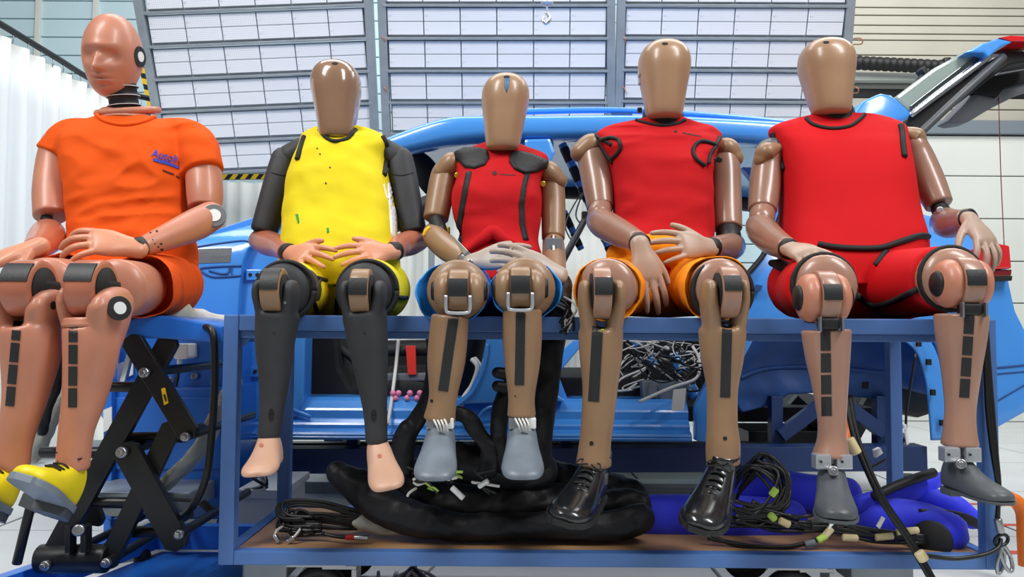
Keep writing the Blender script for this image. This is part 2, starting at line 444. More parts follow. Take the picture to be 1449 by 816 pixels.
# hazard strips
def hazard(name, a, b, wd, n, label, depth=0.03, up=(0, -1, 0)):
    t = thing(name, label, 'barrier', a); a, b = Vector(a), Vector(b)
    ob('bar', bar(a, b, wd, depth, up), 'black_metal', t, False)
    dr = (b - a) / n; u = Vector(up); tt = dr.normalized(); s = tt.cross(u).normalized()
    for k in range(n):
        c = a + dr * k
        q = [c + s * wd * 0.5 + u * (depth / 2), c + dr * 0.5 + s * wd * 0.5 + u * (depth / 2), c + dr * 0.9 - s * wd * 0.5 + u * (depth / 2), c + dr * 0.4 - s * wd * 0.5 + u * (depth / 2)]
        ob('stripe', wslab(q, 0.002, 0, axis=u), 'hazard_yellow', t, False)
hazard('hazard_barrier', P(296, 251, 5.4), P(620, 247, 5.4), 0.035, 22, 'black and yellow striped strip along the bottom of the lamp bank')
hazard('hazard_post', P(204, 94, 5.35), P(324, 614, 5.35), 0.06, 32, 'black and yellow striped post edge beside the dummy with a face')
for x in (285, 612):
    q = P(x, 250, 5.42); ob('upright', box2(q.x - 0.02, q.x + 0.02, 5.40, 5.44, 0.0, q.z, 0.003), 'galvanised', bpy.data.objects['hazard_barrier'], False)
ob_ = thing('support_rail', 'grey steel rail under the lamp bank above the striped strip', 'rail', P(300, 244, 5.4))
ob('rail', bar(P(290, 245, 5.42), P(640, 240, 5.42), 0.03, 0.03), 'galvanised', ob_, False)
# lamp bank: three leaning columns of lamp trays
mlc = MATS['lamp_white']; nt = mlc.node_tree; N = nt.nodes
tc = N.new('ShaderNodeTexCoord'); mp = N.new('ShaderNodeMapping'); mp.inputs['Scale'].default_value = (85, 85, 85)
vr = N.new('ShaderNodeTexVoronoi'); vr.inputs['Randomness'].default_value = 0.0; vr.inputs['Scale'].default_value = 1.0
rp = N.new('ShaderNodeValToRGB'); rp.color_ramp.elements[0].position = 0.16; rp.color_ramp.elements[1].position = 0.3
rp.color_ramp.elements[0].color = (*lin((192, 196, 204)), 1); rp.color_ramp.elements[1].color = (*lin((240, 241, 244)), 1)
nt.links.new(tc.outputs['Object'], mp.inputs['Vector']); nt.links.new(mp.outputs['Vector'], vr.inputs['Vector'])
nt.links.new(vr.outputs['Distance'], rp.inputs['Fac']); nt.links.new(rp.outputs['Color'], N['Principled BSDF'].inputs['Base Color'])
def mesh_of(m, mat, name):
    me = bpy.data.meshes.new(name); me.from_pydata([tuple(v) for v in m[0]], [], m[1]); me.materials.append(MATS[mat]); return me
def lamp_column(tl, tr, bl, br, rows, label):
    """corners in world space (top-left ... bottom-right)"""
    t = thing('lamp_bank_column', label, 'lamp bank', bl, 'columns of the overhead lamp bank')
    base = PINV[t.name]
    ex = (tr - tl); ez = (bl - tl); ex1 = ((tr - tl) + (br - bl)) / 2
    X = ex1.normalized(); Z = (-ez).normalized(); Z = (Z - X * Z.dot(X)).normalized(); Yv = Z.cross(X)
    R = Matrix((X, Yv, Z)).transposed().to_4x4()
    W = ex1.length; H = ez.length / rows
    cw, ch = W / 6, (H - 0.034) / 2
    cell = mesh_of(join(box((0, 0, 0), (cw - 0.006, 0.02, ch - 0.0025), 0.004), cyl((-cw * 0.42, -0.016, 0), (-cw * 0.42, -0.019, 0), 0.005, 8, bevel=False)), 'lamp_white', 'lamp_cell')
    fr = []
    fr.append(box((0, 0.012, 0), (W + 0.012, 0.03, H - 0.008), 0.002))
    tray_back = mesh_of(box((0, 0.016, 0), (W + 0.012, 0.026, H - 0.006), 0.002), 'tray_grey', 'tray')
    rail = mesh_of(join(box((0, -0.018, 0), (W + 0.03, 0.05, 0.016), 0.002), box((-W * 0.28, -0.04, -0.002), (0.16, 0.01, 0.007)), box((W * 0.2, -0.04, -0.002), (0.12, 0.01, 0.006))), 'galvanised', 'rail')
    line = mesh_of(box((0, -0.014, 0), (W, 0.008, 0.0035)), 'galvanised', 'conduit')
    for r in range(rows):
        f = (r + 0.5) / rows
        c = (tl + (bl - tl) * f + tr + (br - tr) * f) / 2
        o = bpy.data.objects.new('lamp_tray', tray_back); COL.objects.link(o); o.parent = t; o.matrix_parent_inverse = base
        o.matrix_basis = Matrix.Translation(c) @ R
        for (me, nm, off) in ((rail, 'mounting_rail', (0, 0, -H / 2 + 0.006)), (line, 'conduit', (0, 0, 0.010))):
            q = bpy.data.objects.new(nm, me); COL.objects.link(q); q.parent = o; q.location = off
        for i in range(6):
            for j in (0, 1):
                q = bpy.data.objects.new('lamp_cell', cell); COL.objects.link(q); q.parent = o
                q.location = (-W / 2 + cw * (i + 0.5), -0.008, 0.010 + (j - 0.5) * ch)
    for s in (-1, 1):
        a = (tl if s < 0 else tr) + X * (s * 0.03); b = (bl if s < 0 else br) + X * (s * 0.03)
        ob('upright', bar(a - Yv * 0.01, b - Yv * 0.01, 0.05, 0.06, -Yv), 'galvanised', t, False)
    for k in range(4):
        c = tr + (br - tr) * (0.2 + 0.22 * k) + X * 0.085
        ob('cable_loop', tube([c + Yv * 0.03, c - Yv * 0.04 + X * 0.02, c - Yv * 0.03 + X * 0.03 - Z * 0.03, c + Yv * 0.02 - Z * 0.035], 0.004, 6), 'cable_copper', t)
yt, yb = 4.72, 5.12
lamp_column(P(192, -76, 4.62), P(511, -90, 4.66), P(246, 246, 5.08), P(526, 236, 5.12), 7, 'column of white lamp trays above the orange and the yellow dummy')
lamp_column(P(545, -88, 4.68), P(857, -86, 4.68), P(556, 234, 5.12), P(857, 232, 5.12), 7, 'column of white lamp trays above the dummy in blue shorts')
lamp_column(P(888, -86, 4.68), P(1201, -84, 4.66), P(880, 230, 5.12), P(1177, 232, 5.08), 7, 'column of white lamp trays behind the two dummies with red chests')
# hook on a chain at top
h = thing('hanging_hook', 'clear hook hanging on a short cord at the top of the picture', 'hook', P(772, 10, 4.2))
ob('disc', lathe([(0.0, 0.0), (0.03, 0.004), (0.035, 0.012), (0.03, 0.02), (0.0, 0.022)], P(774, 8, 4.2), (0, 0, 1), 16), 'alu', h)
ob('cord', ptube([(774, -60, 4.2), (774, 20, 4.2)], 0.005, 6), 'cable_white', h)
hk = P(773, 26, 4.2)
ob('hook', limb([(hk + Vector((0, 0, 0.03)), 0.008), (hk + Vector((0.018, 0, 0)), 0.009), (hk + Vector((0, 0, -0.028)), 0.009), (hk + Vector((-0.018, 0, -0.012)), 0.008), (hk + Vector((-0.012, 0, 0.008)), 0.005)], n=8), 'chrome', h)
# ------------------------------------------------------------------ blue bench trolley
B0, B1 = 1.90, 2.40
zt = P(863, 448.5, B0).z; zs = P(863, 783, B0).z; zb = P(863, 803, B0).z
xl = P(323.5, 600, B0).x; xr = P(1402.5, 600, B0).x; S = 0.035
bn = thing('bench_trolley', 'blue steel bench trolley with wooden lower shelf carrying four seated dummies', 'trolley', ((xl + xr) / 2, 2.15, 0))
for x in (xl, xr):
    for y in (B0 + S / 2, B1 - S / 2): ob('post', box2(x - S / 2, x + S / 2, y - S / 2, y + S / 2, zb, zt, 0.003), 'bench_blue', bn, False)
    ob('side_rail', box2(x - S / 2 + 0.003, x + S / 2 - 0.003, B0 + S, B1 - S, zt - S - 0.002, zt - 0.002, 0.003), 'bench_blue', bn, False)
    ob('side_rail', box2(x - S / 2 + 0.003, x + S / 2 - 0.003, B0 + S, B1 - S, zb + 0.002, zs, 0.003), 'bench_blue', bn, False)
for y in (B0, B1 - S):
    ob('top_rail', box2(xl + S / 2, xr - S / 2, y + 0.002, y + S, zt - 0.037, zt, 0.003), 'bench_blue', bn, False)
    ob('bottom_rail', box2(xl + S / 2, xr - S / 2, y + 0.001, y + S, zb, zs, 0.003), 'bench_blue', bn, False)
ob('angle_bar', box2(xl + S / 2, xr - S / 2, B0 + 0.012, B0 + S, zt - 0.054, zt - 0.037, 0.002), 'bench_blue', bn, False)
ob('seat_board', box2(xl + S / 2, xr - S / 2, B0 + S, B1 + 0.12, zt - 0.02, zt - 0.001, 0.003), 'black_matte', bn, False)
ob('shelf_board', box2(xl + S / 2, xr - S / 2, B0 + S, B1 - S, zs - 0.018, zs - 0.001, 0.002), 'plywood', bn, False, label='brown plywood shelf')
for cx in (445, 1132):
    for yy in (B0 + 0.06, B1 - 0.06):
        x = P(cx, 810, B0).x
        wh = ob('caster_wheel', lathe([(0.0, -0.018), (0.03, -0.018), (0.034, -0.014), (0.05, -0.014), (0.052, -0.02), (0.066, -0.018), (0.07, -0.008), (0.07, 0.008), (0.066, 0.018), (0.0, 0.018)], (x, yy, 0.07), (0, 1, 0), 28), 'black_rubber', bn)
        ob('hub', cyl((x, yy - 0.03, 0.07), (x, yy - 0.015, 0.07), 0.014, 12), 'steel', wh)
        ob('caster_plate', join(box((x, yy, zb - 0.004), (0.14, 0.09, 0.008), 0.002), box((x + 0.085, yy, 0.09), (0.012, 0.06, 0.1), 0.002), box((x + 0.05, yy, zb - 0.012), (0.08, 0.06, 0.01), 0.002)), 'steel', bn, False)
for x0, x1 in ((350, 412), (1195, 1282)):
    ob('foot_plate', box2(P(x0, 810, 2.0).x, P(x1, 810, 2.0).x, 1.96, 2.06, zb - 0.05, zb, 0.006), 'galvanised', bn, False)
ob('corner_gusset', slab([(334, 478), (356, 478), (334, 500)], B0 + 0.02, 0.006, 0.001), 'bench_blue', bn, False)
# ------------------------------------------------------------------ scissor lift under the first dummy
lf = thing('scissor_lift_table', 'blue hydraulic lift table with black scissor arms under the orange dummy', 'lift table', P(170, 800, 2.1))
ob('table_top', slab([(166, 478), (181, 454), (199, 447), (228, 446), (270, 452), (316, 461), (316, 486), (281, 483), (228, 479)], 1.99, 0.56, 0.006), 'lift_blue', lf, False)
def sarm(a, b, wd, Y, th=0.022, nm='scissor_arm', mat='black_metal'):
    A, B = P(*a, Y), P(*b, Y); t = (B - A).normalized(); s = t.cross(Vector((0, 1, 0))) * wd * 0.5
    e = t * wd * 0.35
    pts = [A + s - e * 0.2, A + s * 0.4 - e, A - s * 0.4 - e, A - s - e * 0.2, B - s + e * 0.2, B - s * 0.4 + e, B + s * 0.4 + e, B + s + e * 0.2]
    return ob(nm, wslab(pts, th, 0.002), mat, lf, False)
for Y in (1.97, 2.42):
    dy = 0.024
    sarm((186, 484), (264, 612), 0.05, Y); sarm((236, 484), (64, 800), 0.05, Y + dy)
    sarm((178, 640), (248, 766), 0.062, Y); sarm((240, 606), (150, 796), 0.046, Y + dy)
for (a, b, r) in (((262, 618), (262, 618), 0.011), ((172, 640), (172, 640), 0.013), ((204, 527), (204, 527), 0.012), ((253, 756), (253, 756), 0.011), ((150, 796), (150, 796), 0.011), ((64, 800), (64, 800), 0.011)):
    A = P(*a, 1.955); bb = ob('cross_pin', cyl(A, (A.x, 2.46, A.z), r, 14), 'black_metal', lf)
    ob('bolt', join(cyl((A.x, A.y - 0.012, A.z), A, r * 0.7, 6), cyl((A.x, A.y - 0.002, A.z), (A.x, A.y + 0.004, A.z), r * 1.05, 16)), 'steel', bb, False)
for (a, b, Y) in (((60, 640), (172, 640), 2.02), ((155, 620), (262, 618), 2.05), ((120, 547), (204, 547), 2.2), ((126, 710), (186, 711), 2.02), ((186, 752), (250, 752), 2.05)):
    ob('cross_bar', cyl(P(*a, Y), P(*b, Y), 0.014, 14), 'black_metal', lf)
cyl_ = ob('hydraulic_cylinder', cyl(P(58, 790, 2.0), P(150, 790, 2.0), 0.034, 24), 'black_metal', lf)
for x in (100, 122): ob('lug', bar(P(x, 780, 1.97), P(x, 742, 1.97), 0.014, 0.03), 'black_metal', cyl_, False)
ob('pin', cyl(P(111, 750, 1.93), P(111, 750, 1.96), 0.014, 16), 'steel', cyl_)
ob('gusset', slab([(95, 740), (128, 690), (145, 735), (140, 745)], 2.06, 0.02, 0.002), 'black_metal', lf, False)
ob('warning_label', slab([(228, 550), (233, 548), (238, 570), (232, 573)], 1.968, 0.003, 0), 'hazard_yellow', lf, False, label='small yellow warning label')
ob('warning_print', slab([(231, 558), (233, 557), (236, 567), (234, 568)], 1.966, 0.002, 0), 'black_metal', lf, False)
# base frame
zf = 0.08
def fl_bar(a, b, wd=0.035, h=0.07):
    A = Vector((a[0], a[1], zf)); Bv = Vector((b[0], b[1], zf)); return bar(A, Bv, h, wd, up=(Bv - A).cross(Vector((0, 0, 1))).normalized())
xa, xb = P(-10, 805, 1.9).x, P(300, 790, 1.9).x
for a, b in (((xb - 0.14, 1.6), (xb + 0.06, 2.5)), ((xa - 0.1, 1.6), (xa + 0.14, 2.5)), ((xa + 0.1, 2.46), (xb + 0.06, 2.46)), ((xa - 0.08, 1.68), (xb - 0.12, 1.68))):
    ob('base_beam', fl_bar(a, b), 'lift_blue', lf, False)
ob('base_plate', wslab([Vector((xa - 0.08, 1.62, 0.03)), Vector((xb - 0.14, 1.62, 0.03)), Vector((xb + 0.05, 2.48, 0.03)), Vector((xa + 0.14, 2.48, 0.03))], 0.012, 0.002, axis=(0, 0, -1)), 'lift_blue', lf, False)
for x, y in ((xa, 1.7), (xb - 0.1, 1.7), (xa + 0.12, 2.4), (xb + 0.03, 2.4)):
    ob('wheel', lathe([(0.0, -0.015), (0.025, -0.015), (0.03, -0.01), (0.03, 0.01), (0.025, 0.015), (0, 0.015)], (x, y, 0.03), (1, 0, 0), 18), 'black_rubber', lf)
# power unit behind the lift
pu = thing('hydraulic_power_unit', 'blue painted power unit cabinet standing behind the scissor lift', 'machine', P(230, 740, 2.9))
ob('housing', join(slab([(146, 548), (318, 548), (318, 735), (146, 735)], 2.72, 0.4, 0.008), slab([(166, 462), (318, 462), (318, 550), (166, 550)], 2.76, 0.36, 0.008)), 'lift_blue', pu, False)
ob('corner_post', slab([(146, 470), (158, 470), (158, 735), (146, 735)], 2.69, 0.04, 0.003), 'lift_blue', pu, False)
ob('cover_plate', slab([(152, 562), (312, 562), (312, 664), (152, 664)], 2.712, 0.02, 0.004), 'lift_blue', pu, False)
jb = ob('junction_box', slab([(243, 486), (266, 486), (267, 505), (262, 508), (247, 508), (243, 504)], 2.68, 0.08, 0.005), 'white_plastic', pu, False)
ob('gland', ptube([(254, 507, 2.7), (254, 516, 2.7)], 0.008, 10), 'white_plastic', jb)
ob('gland_cable', ptube([(254, 515, 2.7), (252, 530, 2.71), (249, 546, 2.72)], 0.005, 6), 'cable_black', jb)
for x, y in ((246, 523), (275, 532), (242, 538), (163, 558)):
    ob('bolt', cyl(P(x, y, 2.745), P(x, y, 2.77), 0.012, 12), 'steel', pu)
for q in ([(186, 470), (194, 470), (176, 545), (166, 545)],):
    ob('chrome_strip', slab(q, 2.70, 0.02, 0.004), 'chrome', pu)
ob('white_sticker', slab([(166, 515), (188, 506), (188, 530), (166, 540)], 2.75, 0.006, 0.001), 'white_plastic', pu, False)
ob('white_sticker', slab([(146, 580), (158, 575), (158, 605), (146, 612)], 2.685, 0.004, 0.001), 'white_plastic', pu, False)
ob('drip_tray', box2(P(150, 720, 2.7).x, P(300, 720, 2.7).x, 2.5, 2.75, 0.14, 0.2, 0.006), 'galvanised', pu, False)
for x in (146, 306): ob('leg', slab([(x, 735), (x + 11, 735), (x + 11, 760), (x, 760)], 2.72, 0.04, 0.003), 'lift_blue', pu, False)
# ------------------------------------------------------------------ car body shell
CYN = 3.0; CYF = 4.62
car = thing('car_body_shell', 'bright blue stripped car body without doors standing behind the bench', 'car', P(760, 640, 3.6))
def bulge(zlo, zhi, amt):
    def f(co):
        t = (co.z - zlo) / (zhi - zlo); t2 = max(0.0, t); return Vector((co.x, co.y + amt * t2 * t2, co.z))
    return f
z345 = P(300, 350, CYN).z; z305 = P(300, 305, CYN).z
fnd = slab([(96, 520), (100, 430), (122, 396), (170, 368), (240, 343), (290, 330), (318, 322), (340, 314), (362, 305), (400, 292), (396, 330), (358, 344), (350, 352), (343, 372), (338, 410), (335, 470), (332, 600), (150, 600)], CYN + 0.01, 0.05, 0.006, 3, bulge(z345 - 0.03, z305, 0.14))
fo = ob('front_fender', fnd, 'car_blue', car); sk = Skin(fnd)
ob('sticker', decal(sk, [(270, 353), (328, 351), (326, 371), (270, 373)], 0.002, 8, CYN), 'trim_grey', fo, False, label='grey tape rectangle')
ob('body_crease', piping(sk, [(265, 352), (300, 346), (340, 341), (352, 342)], 0.004, Yd=CYN), 'car_dark_blue', fo)
ob('vent_outline', piping(sk, [(342, 376), (310, 377), (284, 380), (290, 387), (305, 392), (341, 390)], 0.004, Yd=CYN), 'car_dark_blue', fo)
ob('vent_blade', piping(sk, [(296, 383), (312, 387), (322, 387)], 0.004, Yd=CYN), 'car_dark_blue', fo)
ob('badge', text_on(sk, 'R', 321, 389, 15, (1, -0.08), 0.003, CYN, shear=0.3), 'car_dark_blue', fo, False)
ob('bonnet', wslab([P(96, 424, CYN + 0.13), P(122, 391, CYN + 0.13), P(200, 355, CYN + 0.13), P(300, 327, CYN + 0.13), P(400, 293, CYN + 0.13), P(400, 305, CYN + 0.13), P(300, 339, CYN + 0.13), P(200, 367, CYN + 0.13), P(124, 404, CYN + 0.13)], 1.38, 0.004), 'car_blue', car, False)
hp_ = slab([(343, 372), (350, 353), (372, 346), (430, 338), (432, 480), (430, 560), (420, 590), (338, 600), (334, 480), (337, 430)], CYN + 0.05, 0.12, 0.012)
hp = ob('hinge_pillar', hp_, 'car_blue', car, False)
for x, y in ((348, 381), (345, 518)):
    pl = ob('hinge_plate', slab([(x, y), (x + 23, y), (x + 23, y + 15), (x, y + 15)], CYN + 0.035, 0.02, 0.004), 'car_blue', hp, False)
    for dx in (6, 16): ob('hinge_hole', cyl(P(x + dx, y + 7.5, CYN + 0.032), P(x + dx, y + 7.5, CYN + 0.04), 0.007, 12), 'black_matte', hp)
ob('pillar_bead', ptube([(415, 345, CYN + 0.05), (395, 420, CYN + 0.05), (392, 480, CYN + 0.05), (392, 540, CYN + 0.05), (404, 572, CYN + 0.05), (440, 590, CYN + 0.05)], 0.008), 'car_blue', hp)
# sill with pressed ridges
prof = [(0.30, 566), (0.13, 567), (0.10, 571), (0.075, 581), (0.07, 584), (0.07, 595), (0.05, 601), (0.045, 604), (0.045, 609), (0.012, 613), (0.006, 616), (0.01, 618), (0.006, 620), (0.012, 623), (0.05, 626), (0.3, 626)]
sx = [P(x, 600, CYN).x for x in range(332, 1001, 24)]
ob('sill', loft([[Vector((x, CYN + d, P(660, y, CYN).z)) for d, y in prof] for x in sx]), 'car_blue', car, False)
# B pillar
bp_ = slab([(704, 198), (784, 196), (784, 214), (770, 232), (763, 300), (756, 420), (760, 500), (772, 545), (800, 568), (640, 572), (662, 556), (680, 520), (688, 480), (694, 400), (700, 300)], CYN + 0.04, 0.11, 0.014, 0)
bpo = ob('centre_pillar', bp_, 'car_blue', car, False)
ob('pillar_bead', ptube([(690, 486, CYN + 0.035), (684, 520, CYN + 0.035), (668, 556, CYN + 0.035), (640, 578, CYN + 0.035)], 0.007), 'car_blue', bpo)
ob('pillar_bead', ptube([(716, 572, CYN + 0.035), (690, 577, CYN + 0.035), (678, 590, CYN + 0.035), (676, 606, CYN + 0.035)], 0.006), 'car_blue', bpo)
ob('belt_bracket', slab([(742, 196), (779, 195), (786, 216), (776, 240), (742, 236)], CYN + 0.0, 0.05, 0.012), 'car_blue', bpo, False)
# roof side rail and windscreen pillar
ob('roof_side_rail', plimb([(395, 300, CYN + 0.08, 30), (470, 256, CYN + 0.06, 28), (540, 215, CYN + 0.05, 26), (590, 199, CYN + 0.05, 34), (640, 188, CYN + 0.05, 40), (690, 184, CYN + 0.05, 36), (760, 183, CYN + 0.05, 34), (900, 182, CYN + 0.05, 34), (1010, 186, CYN + 0.05, 34), (1110, 193, CYN + 0.05, 36), (1220, 204, CYN + 0.05, 44)], 1.35, exp=3.0, n=28), 'car_blue', car)
rr = ob('roof_bar', plimb([(648, 177, CYN + 0.1, 3), (668, 170, CYN + 0.1, 6), (700, 162, CYN + 0.1, 7), (749, 158, CYN + 0.1, 8), (850, 156, CYN + 0.1, 8), (920, 158, CYN + 0.1, 8), (1000, 163, CYN + 0.1, 8), (1110, 173, CYN + 0.1, 8), (1165, 181, CYN + 0.1, 6)], 1.4, exp=2.6, n=14), 'car_blue', car)
for x, y in ((700, 168), (880, 163), (1060, 176)): ob('bar_foot', slab([(x - 14, y - 4), (x + 14, y - 4), (x + 18, y + 8), (x - 18, y + 8)], CYN + 0.09, 0.03, 0.003), 'car_dark_blue', rr, False)
rz = [(560, 200), (640, 176), (760, 168), (900, 168), (1050, 174), (1220, 190)]
V, Fc = [], []; K = 9
for j in range(K):
    v = j / (K - 1); y = CYN + 0.06 + v * (CYF - CYN - 0.12)
    for (x, yy) in rz:
        p = P(x, yy, CYN + 0.06); V.append(Vector((p.x, y, p.z + 0.03 * math.sin(math.pi * v))))
for j in range(K - 1):
    for i in range(5):
        a = j * 6 + i; Fc.append((a, a + 1, a + 7, a + 6))
n0 = len(V); V += [v - Vector((0, 0, 0.012)) for v in V]; Fc += [tuple(n0 + i for i in reversed(q)) for q in Fc]
ob('roof_panel', (V, Fc), 'car_blue', car)
# rear quarter
qp = slab([(1112, 192), (1290, 196), (1297, 232), (1302, 282), (1350, 300), (1424, 340), (1428, 400), (1437, 440), (1452, 470), (1480, 480), (1480, 560), (1449, 584), (1410, 606), (1345, 616), (1345, 560), (1338, 520), (1325, 486), (1296, 464), (1250, 450), (1180, 446), (1112, 455), (1068, 478), (1050, 512), (1040, 560), (1002, 626), (985, 624), (985, 575), (1005, 535), (1030, 462), (1052, 402), (1085, 357), (1108, 300)], CYN + 0.02, 0.06, 0.008, 3, bulge(P(1300, 400, CYN).z, P(1300, 290, CYN).z, 0.16))
qo = ob('quarter_panel', qp, 'car_blue', car); sk = Skin(qp)
ob('body_crease', piping(sk, [(1400, 521), (1425, 519), (1470, 514)], 0.004, Yd=CYN), 'car_dark_blue', qo)
ob('body_crease', piping(sk, [(1349, 536), (1400, 530), (1470, 524)], 0.003, Yd=CYN), 'car_dark_blue', qo)
ob('body_crease', piping(sk, [(1345, 612), (1390, 580), (1449, 545)], 0.003, Yd=CYN), 'car_dark_blue', qo)
for q in ([(1062, 412), (1072, 402), (1080, 404), (1076, 412)],):
    ob('clip', slab(q, CYN - 0.005, 0.02, 0.002), 'car_dark_blue', qo, False)
ob('door_seal', ptube([(1002, 530, CYN - 0.0), (1028, 462, CYN), (1050, 400, CYN), (1083, 356, CYN + 0.02), (1106, 300, CYN + 0.04)], 0.01), 'black_rubber', qo)
# wheel arch flange with notches
fl_px = [(1240, 452), (1277, 466), (1306, 490), (1320, 528), (1326, 570), (1330, 622)]
ao = ob('arch_flange', plimb([(x, y, CYN + 0.03, 26) for x, y in fl_px], 0.25, exp=4.0, n=16, cap0='flat', cap1='flat'), 'car_blue', car)
for x, y in ((1300, 486), (1314, 512), (1320, 555), (1333, 598)): ob('notch', box(P(x, y, CYN + 0.005), (0.018, 0.012, 0.022), 0.002), 'black_matte', ao, False)
wh_ = slab([(1040, 464), (1320, 464), (1322, 560), (1276, 548), (1250, 566), (1196, 560), (1150, 556), (1115, 557), (1098, 572), (1050, 584), (1036, 560)], CYN + 0.22, 0.08, 0.01, 3, wrinkle(0.03, 7, seed=4))
wo = ob('wheel_house', wh_, 'car_dark_blue', car); sk = Skin(wh_)
ob('pressed_edge', piping(sk, [(1048, 535), (1080, 522), (1130, 519), (1200, 522), (1260, 528)], 0.008, Yd=CYN + 0.2), 'car_dark_blue', wo)
ob('access_hole', decal(sk, [(1220, 540), (1229, 540), (1229, 549), (1220, 549)], 0.004, 8, CYN + 0.2), 'black_matte', wo, False)
ob('suspension_arm', slab([(1252, 540), (1318, 540), (1322, 585), (1300, 592), (1268, 584)], CYN + 0.35, 0.5, 0.02), 'black_metal', car, False)
ob('underbody', box2(P(440, 600, 3.3).x, P(1250, 600, 3.3).x, CYN + 0.35, CYF - 0.2, P(600, 596, 3.3).z, P(600, 574, 3.3).z, 0.01), 'black_matte', car, False)
# tail lamp
tl = ob('tail_lamp', slab([(1378, 352), (1407, 343), (1429, 347), (1432, 380), (1378, 382)], CYN - 0.03, 0.12, 0.008), 'lamp_red', car, False)
ob('lower_lens', slab([(1378, 383), (1432, 381), (1431, 390), (1378, 391)], CYN - 0.02, 0.1, 0.003), 'lamp_red_dark', tl, False)
ob('lamp_base', slab([(1376, 391), (1433, 390), (1432, 397), (1376, 398)], CYN - 0.02, 0.1, 0.002), 'black_rubber', tl, False)
ob('lens_rib', slab([(1409, 350), (1412, 350), (1407, 378), (1404, 378)], CYN - 0.036, 0.008, 0.001), 'lamp_red_dark', tl, False)
# roof end, tailgate
ob('roof_spoiler', slab([(1180, 205), (1200, 172), (1222, 142), (1247, 131), (1262, 134), (1290, 158), (1287, 168), (1262, 176), (1240, 210)], CYN + 0.08, 0.5, 0.03, 0), 'car_blue', car, True)
tg = ob('tailgate_glass', slab([(1266, 138), (1322, 96), (1370, 70), (1396, 78), (1340, 120), (1290, 160)], CYN + 0.2, 0.05, 0.012), 'glass_grey', car, False, label='rear window glass of the raised tailgate')
ob('glass_edge', plimb([(1290, 162, CYN + 0.18, 8), (1340, 124, CYN + 0.18, 10), (1400, 80, CYN + 0.18, 9)], 0.7, n=12), 'chrome', tg)
ob('tint_band', slab([(1288, 150), (1330, 117), (1384, 76), (1394, 78), (1340, 121), (1292, 160)], CYN + 0.192, 0.01, 0.002), 'glass_dark', tg, False)
ob('tailgate_spoiler', slab([(1366, 74), (1388, 62), (1412, 54), (1434, 59), (1416, 66), (1399, 81), (1393, 74)], CYN + 0.14, 0.3, 0.008), 'car_blue', car, False)
ob('tailgate_frame', slab([(1280, 180), (1286, 163), (1340, 127), (1402, 85), (1424, 73), (1480, 70), (1480, 84), (1430, 92), (1400, 112), (1340, 160), (1300, 190)], CYN + 0.24, 0.12, 0.01), 'black_rubber', car, False)
ob('tailgate_trim', slab([(1338, 172), (1370, 140), (1420, 96), (1480, 88), (1480, 120), (1449, 130), (1403, 153), (1372, 172), (1352, 175)], CYN + 0.42, 0.1, 0.02), 'trim_grey', car, False)
ob('tailgate_handle_recess', slab([(1375, 130), (1400, 108), (1480, 92), (1480, 108), (1420, 126), (1412, 137)], CYN + 0.40, 0.05, 0.006), 'black_matte', car, False)
ob('gas_strut', ptube([(1298, 192, CYN + 0.16), (1360, 134, CYN + 0.16), (1420, 80, CYN + 0.18)], 0.016, 12), 'rubber_dark', car)
ob('high_lamp', slab([(1414, 53), (1430, 50), (1475, 52), (1475, 58), (1430, 58)], CYN + 0.16, 0.2, 0.003), 'lamp_red', car, False)
wp = ob('wiper', plimb([(1282, 132, CYN + 0.3, 3), (1296, 116, CYN + 0.28, 5), (1312, 101, CYN + 0.28, 8)], 1.0, n=10), 'black_rubber', car)
ob('wiper_cap', slab([(1303, 98), (1309, 92), (1313, 98), (1311, 107)], CYN + 0.26, 0.05, 0.004), 'black_rubber', wp, False)
# far side of the shell
FY = CYF - 0.08
ob('far_roof_rail', tube([P(300, 330, CYN).to_tuple()[:1] + (FY, 1.06), (P(480, 250, CYN).x, FY, 1.3), (P(580, 196, CYN).x, FY, 1.44), (P(760, 180, CYN).x, FY, 1.49), (P(1000, 184, CYN).x, FY, 1.47), (P(1250, 205, CYN).x, FY, 1.42)], 0.05, 10), 'black_rubber', car)
ob('far_door_frame', slab([(770, 236), (1090, 236), (1090, 262), (770, 258)], FY - 0.1, 0.06, 0.01), 'seat_black', car, False)
ob('far_sill', box2(P(332, 600, CYN).x, P(1000, 600, CYN).x, FY - 0.05, FY + 0.05, 0.36, 0.48, 0.01), 'car_blue', car, False)
for x in (690, 1130): ob('far_pillar', slab([(x, 250), (x + 40, 250), (x + 46, 540), (x - 6, 540)], FY, 0.06, 0.01), 'car_dark_blue', car, False)
# interior
ob('dashboard', slab([(432, 300), (470, 300), (478, 470), (482, 520), (505, 560), (500, 585), (426, 585)], CYN + 0.25, 1.1, 0.02), 'black_matte', car, False)
ob('steering_column', plimb([(470, 490, 3.35, 20), (490, 500, 3.3, 12), (502, 512, 3.3, 8)], n=12), 'seat_black', car)
ob('door_mirror', plimb([(574, 218, 3.3, 6), (592, 226, 3.3, 26), (604, 244, 3.3, 36), (612, 262, 3.32, 34), (618, 282, 3.35, 14)], 0.8, n=16), 'seat_black', car)
se = ob('front_seat', join(plimb([(505, 560, 3.5, 50), (560, 548, 3.5, 64), (630, 545, 3.5, 60)], 3.2, exp=3), plimb([(640, 550, 3.5, 60), (664, 460, 3.5, 66), (680, 350, 3.5, 62), (688, 290, 3.5, 40)], 3.2, exp=3)), 'seat_black', car)
ob('seat_bolster', plimb([(548, 496, 3.24, 16), (600, 494, 3.24, 18), (636, 494, 3.24, 14)], 1.2, n=14), 'seat_black', se)
ob('seat_backing', slab([(508, 482), (648, 480), (650, 580), (508, 580)], 3.42, 0.1, 0.02), 'seat_black', se, False)  # black backing slab added to darken the see-through gap between seat parts
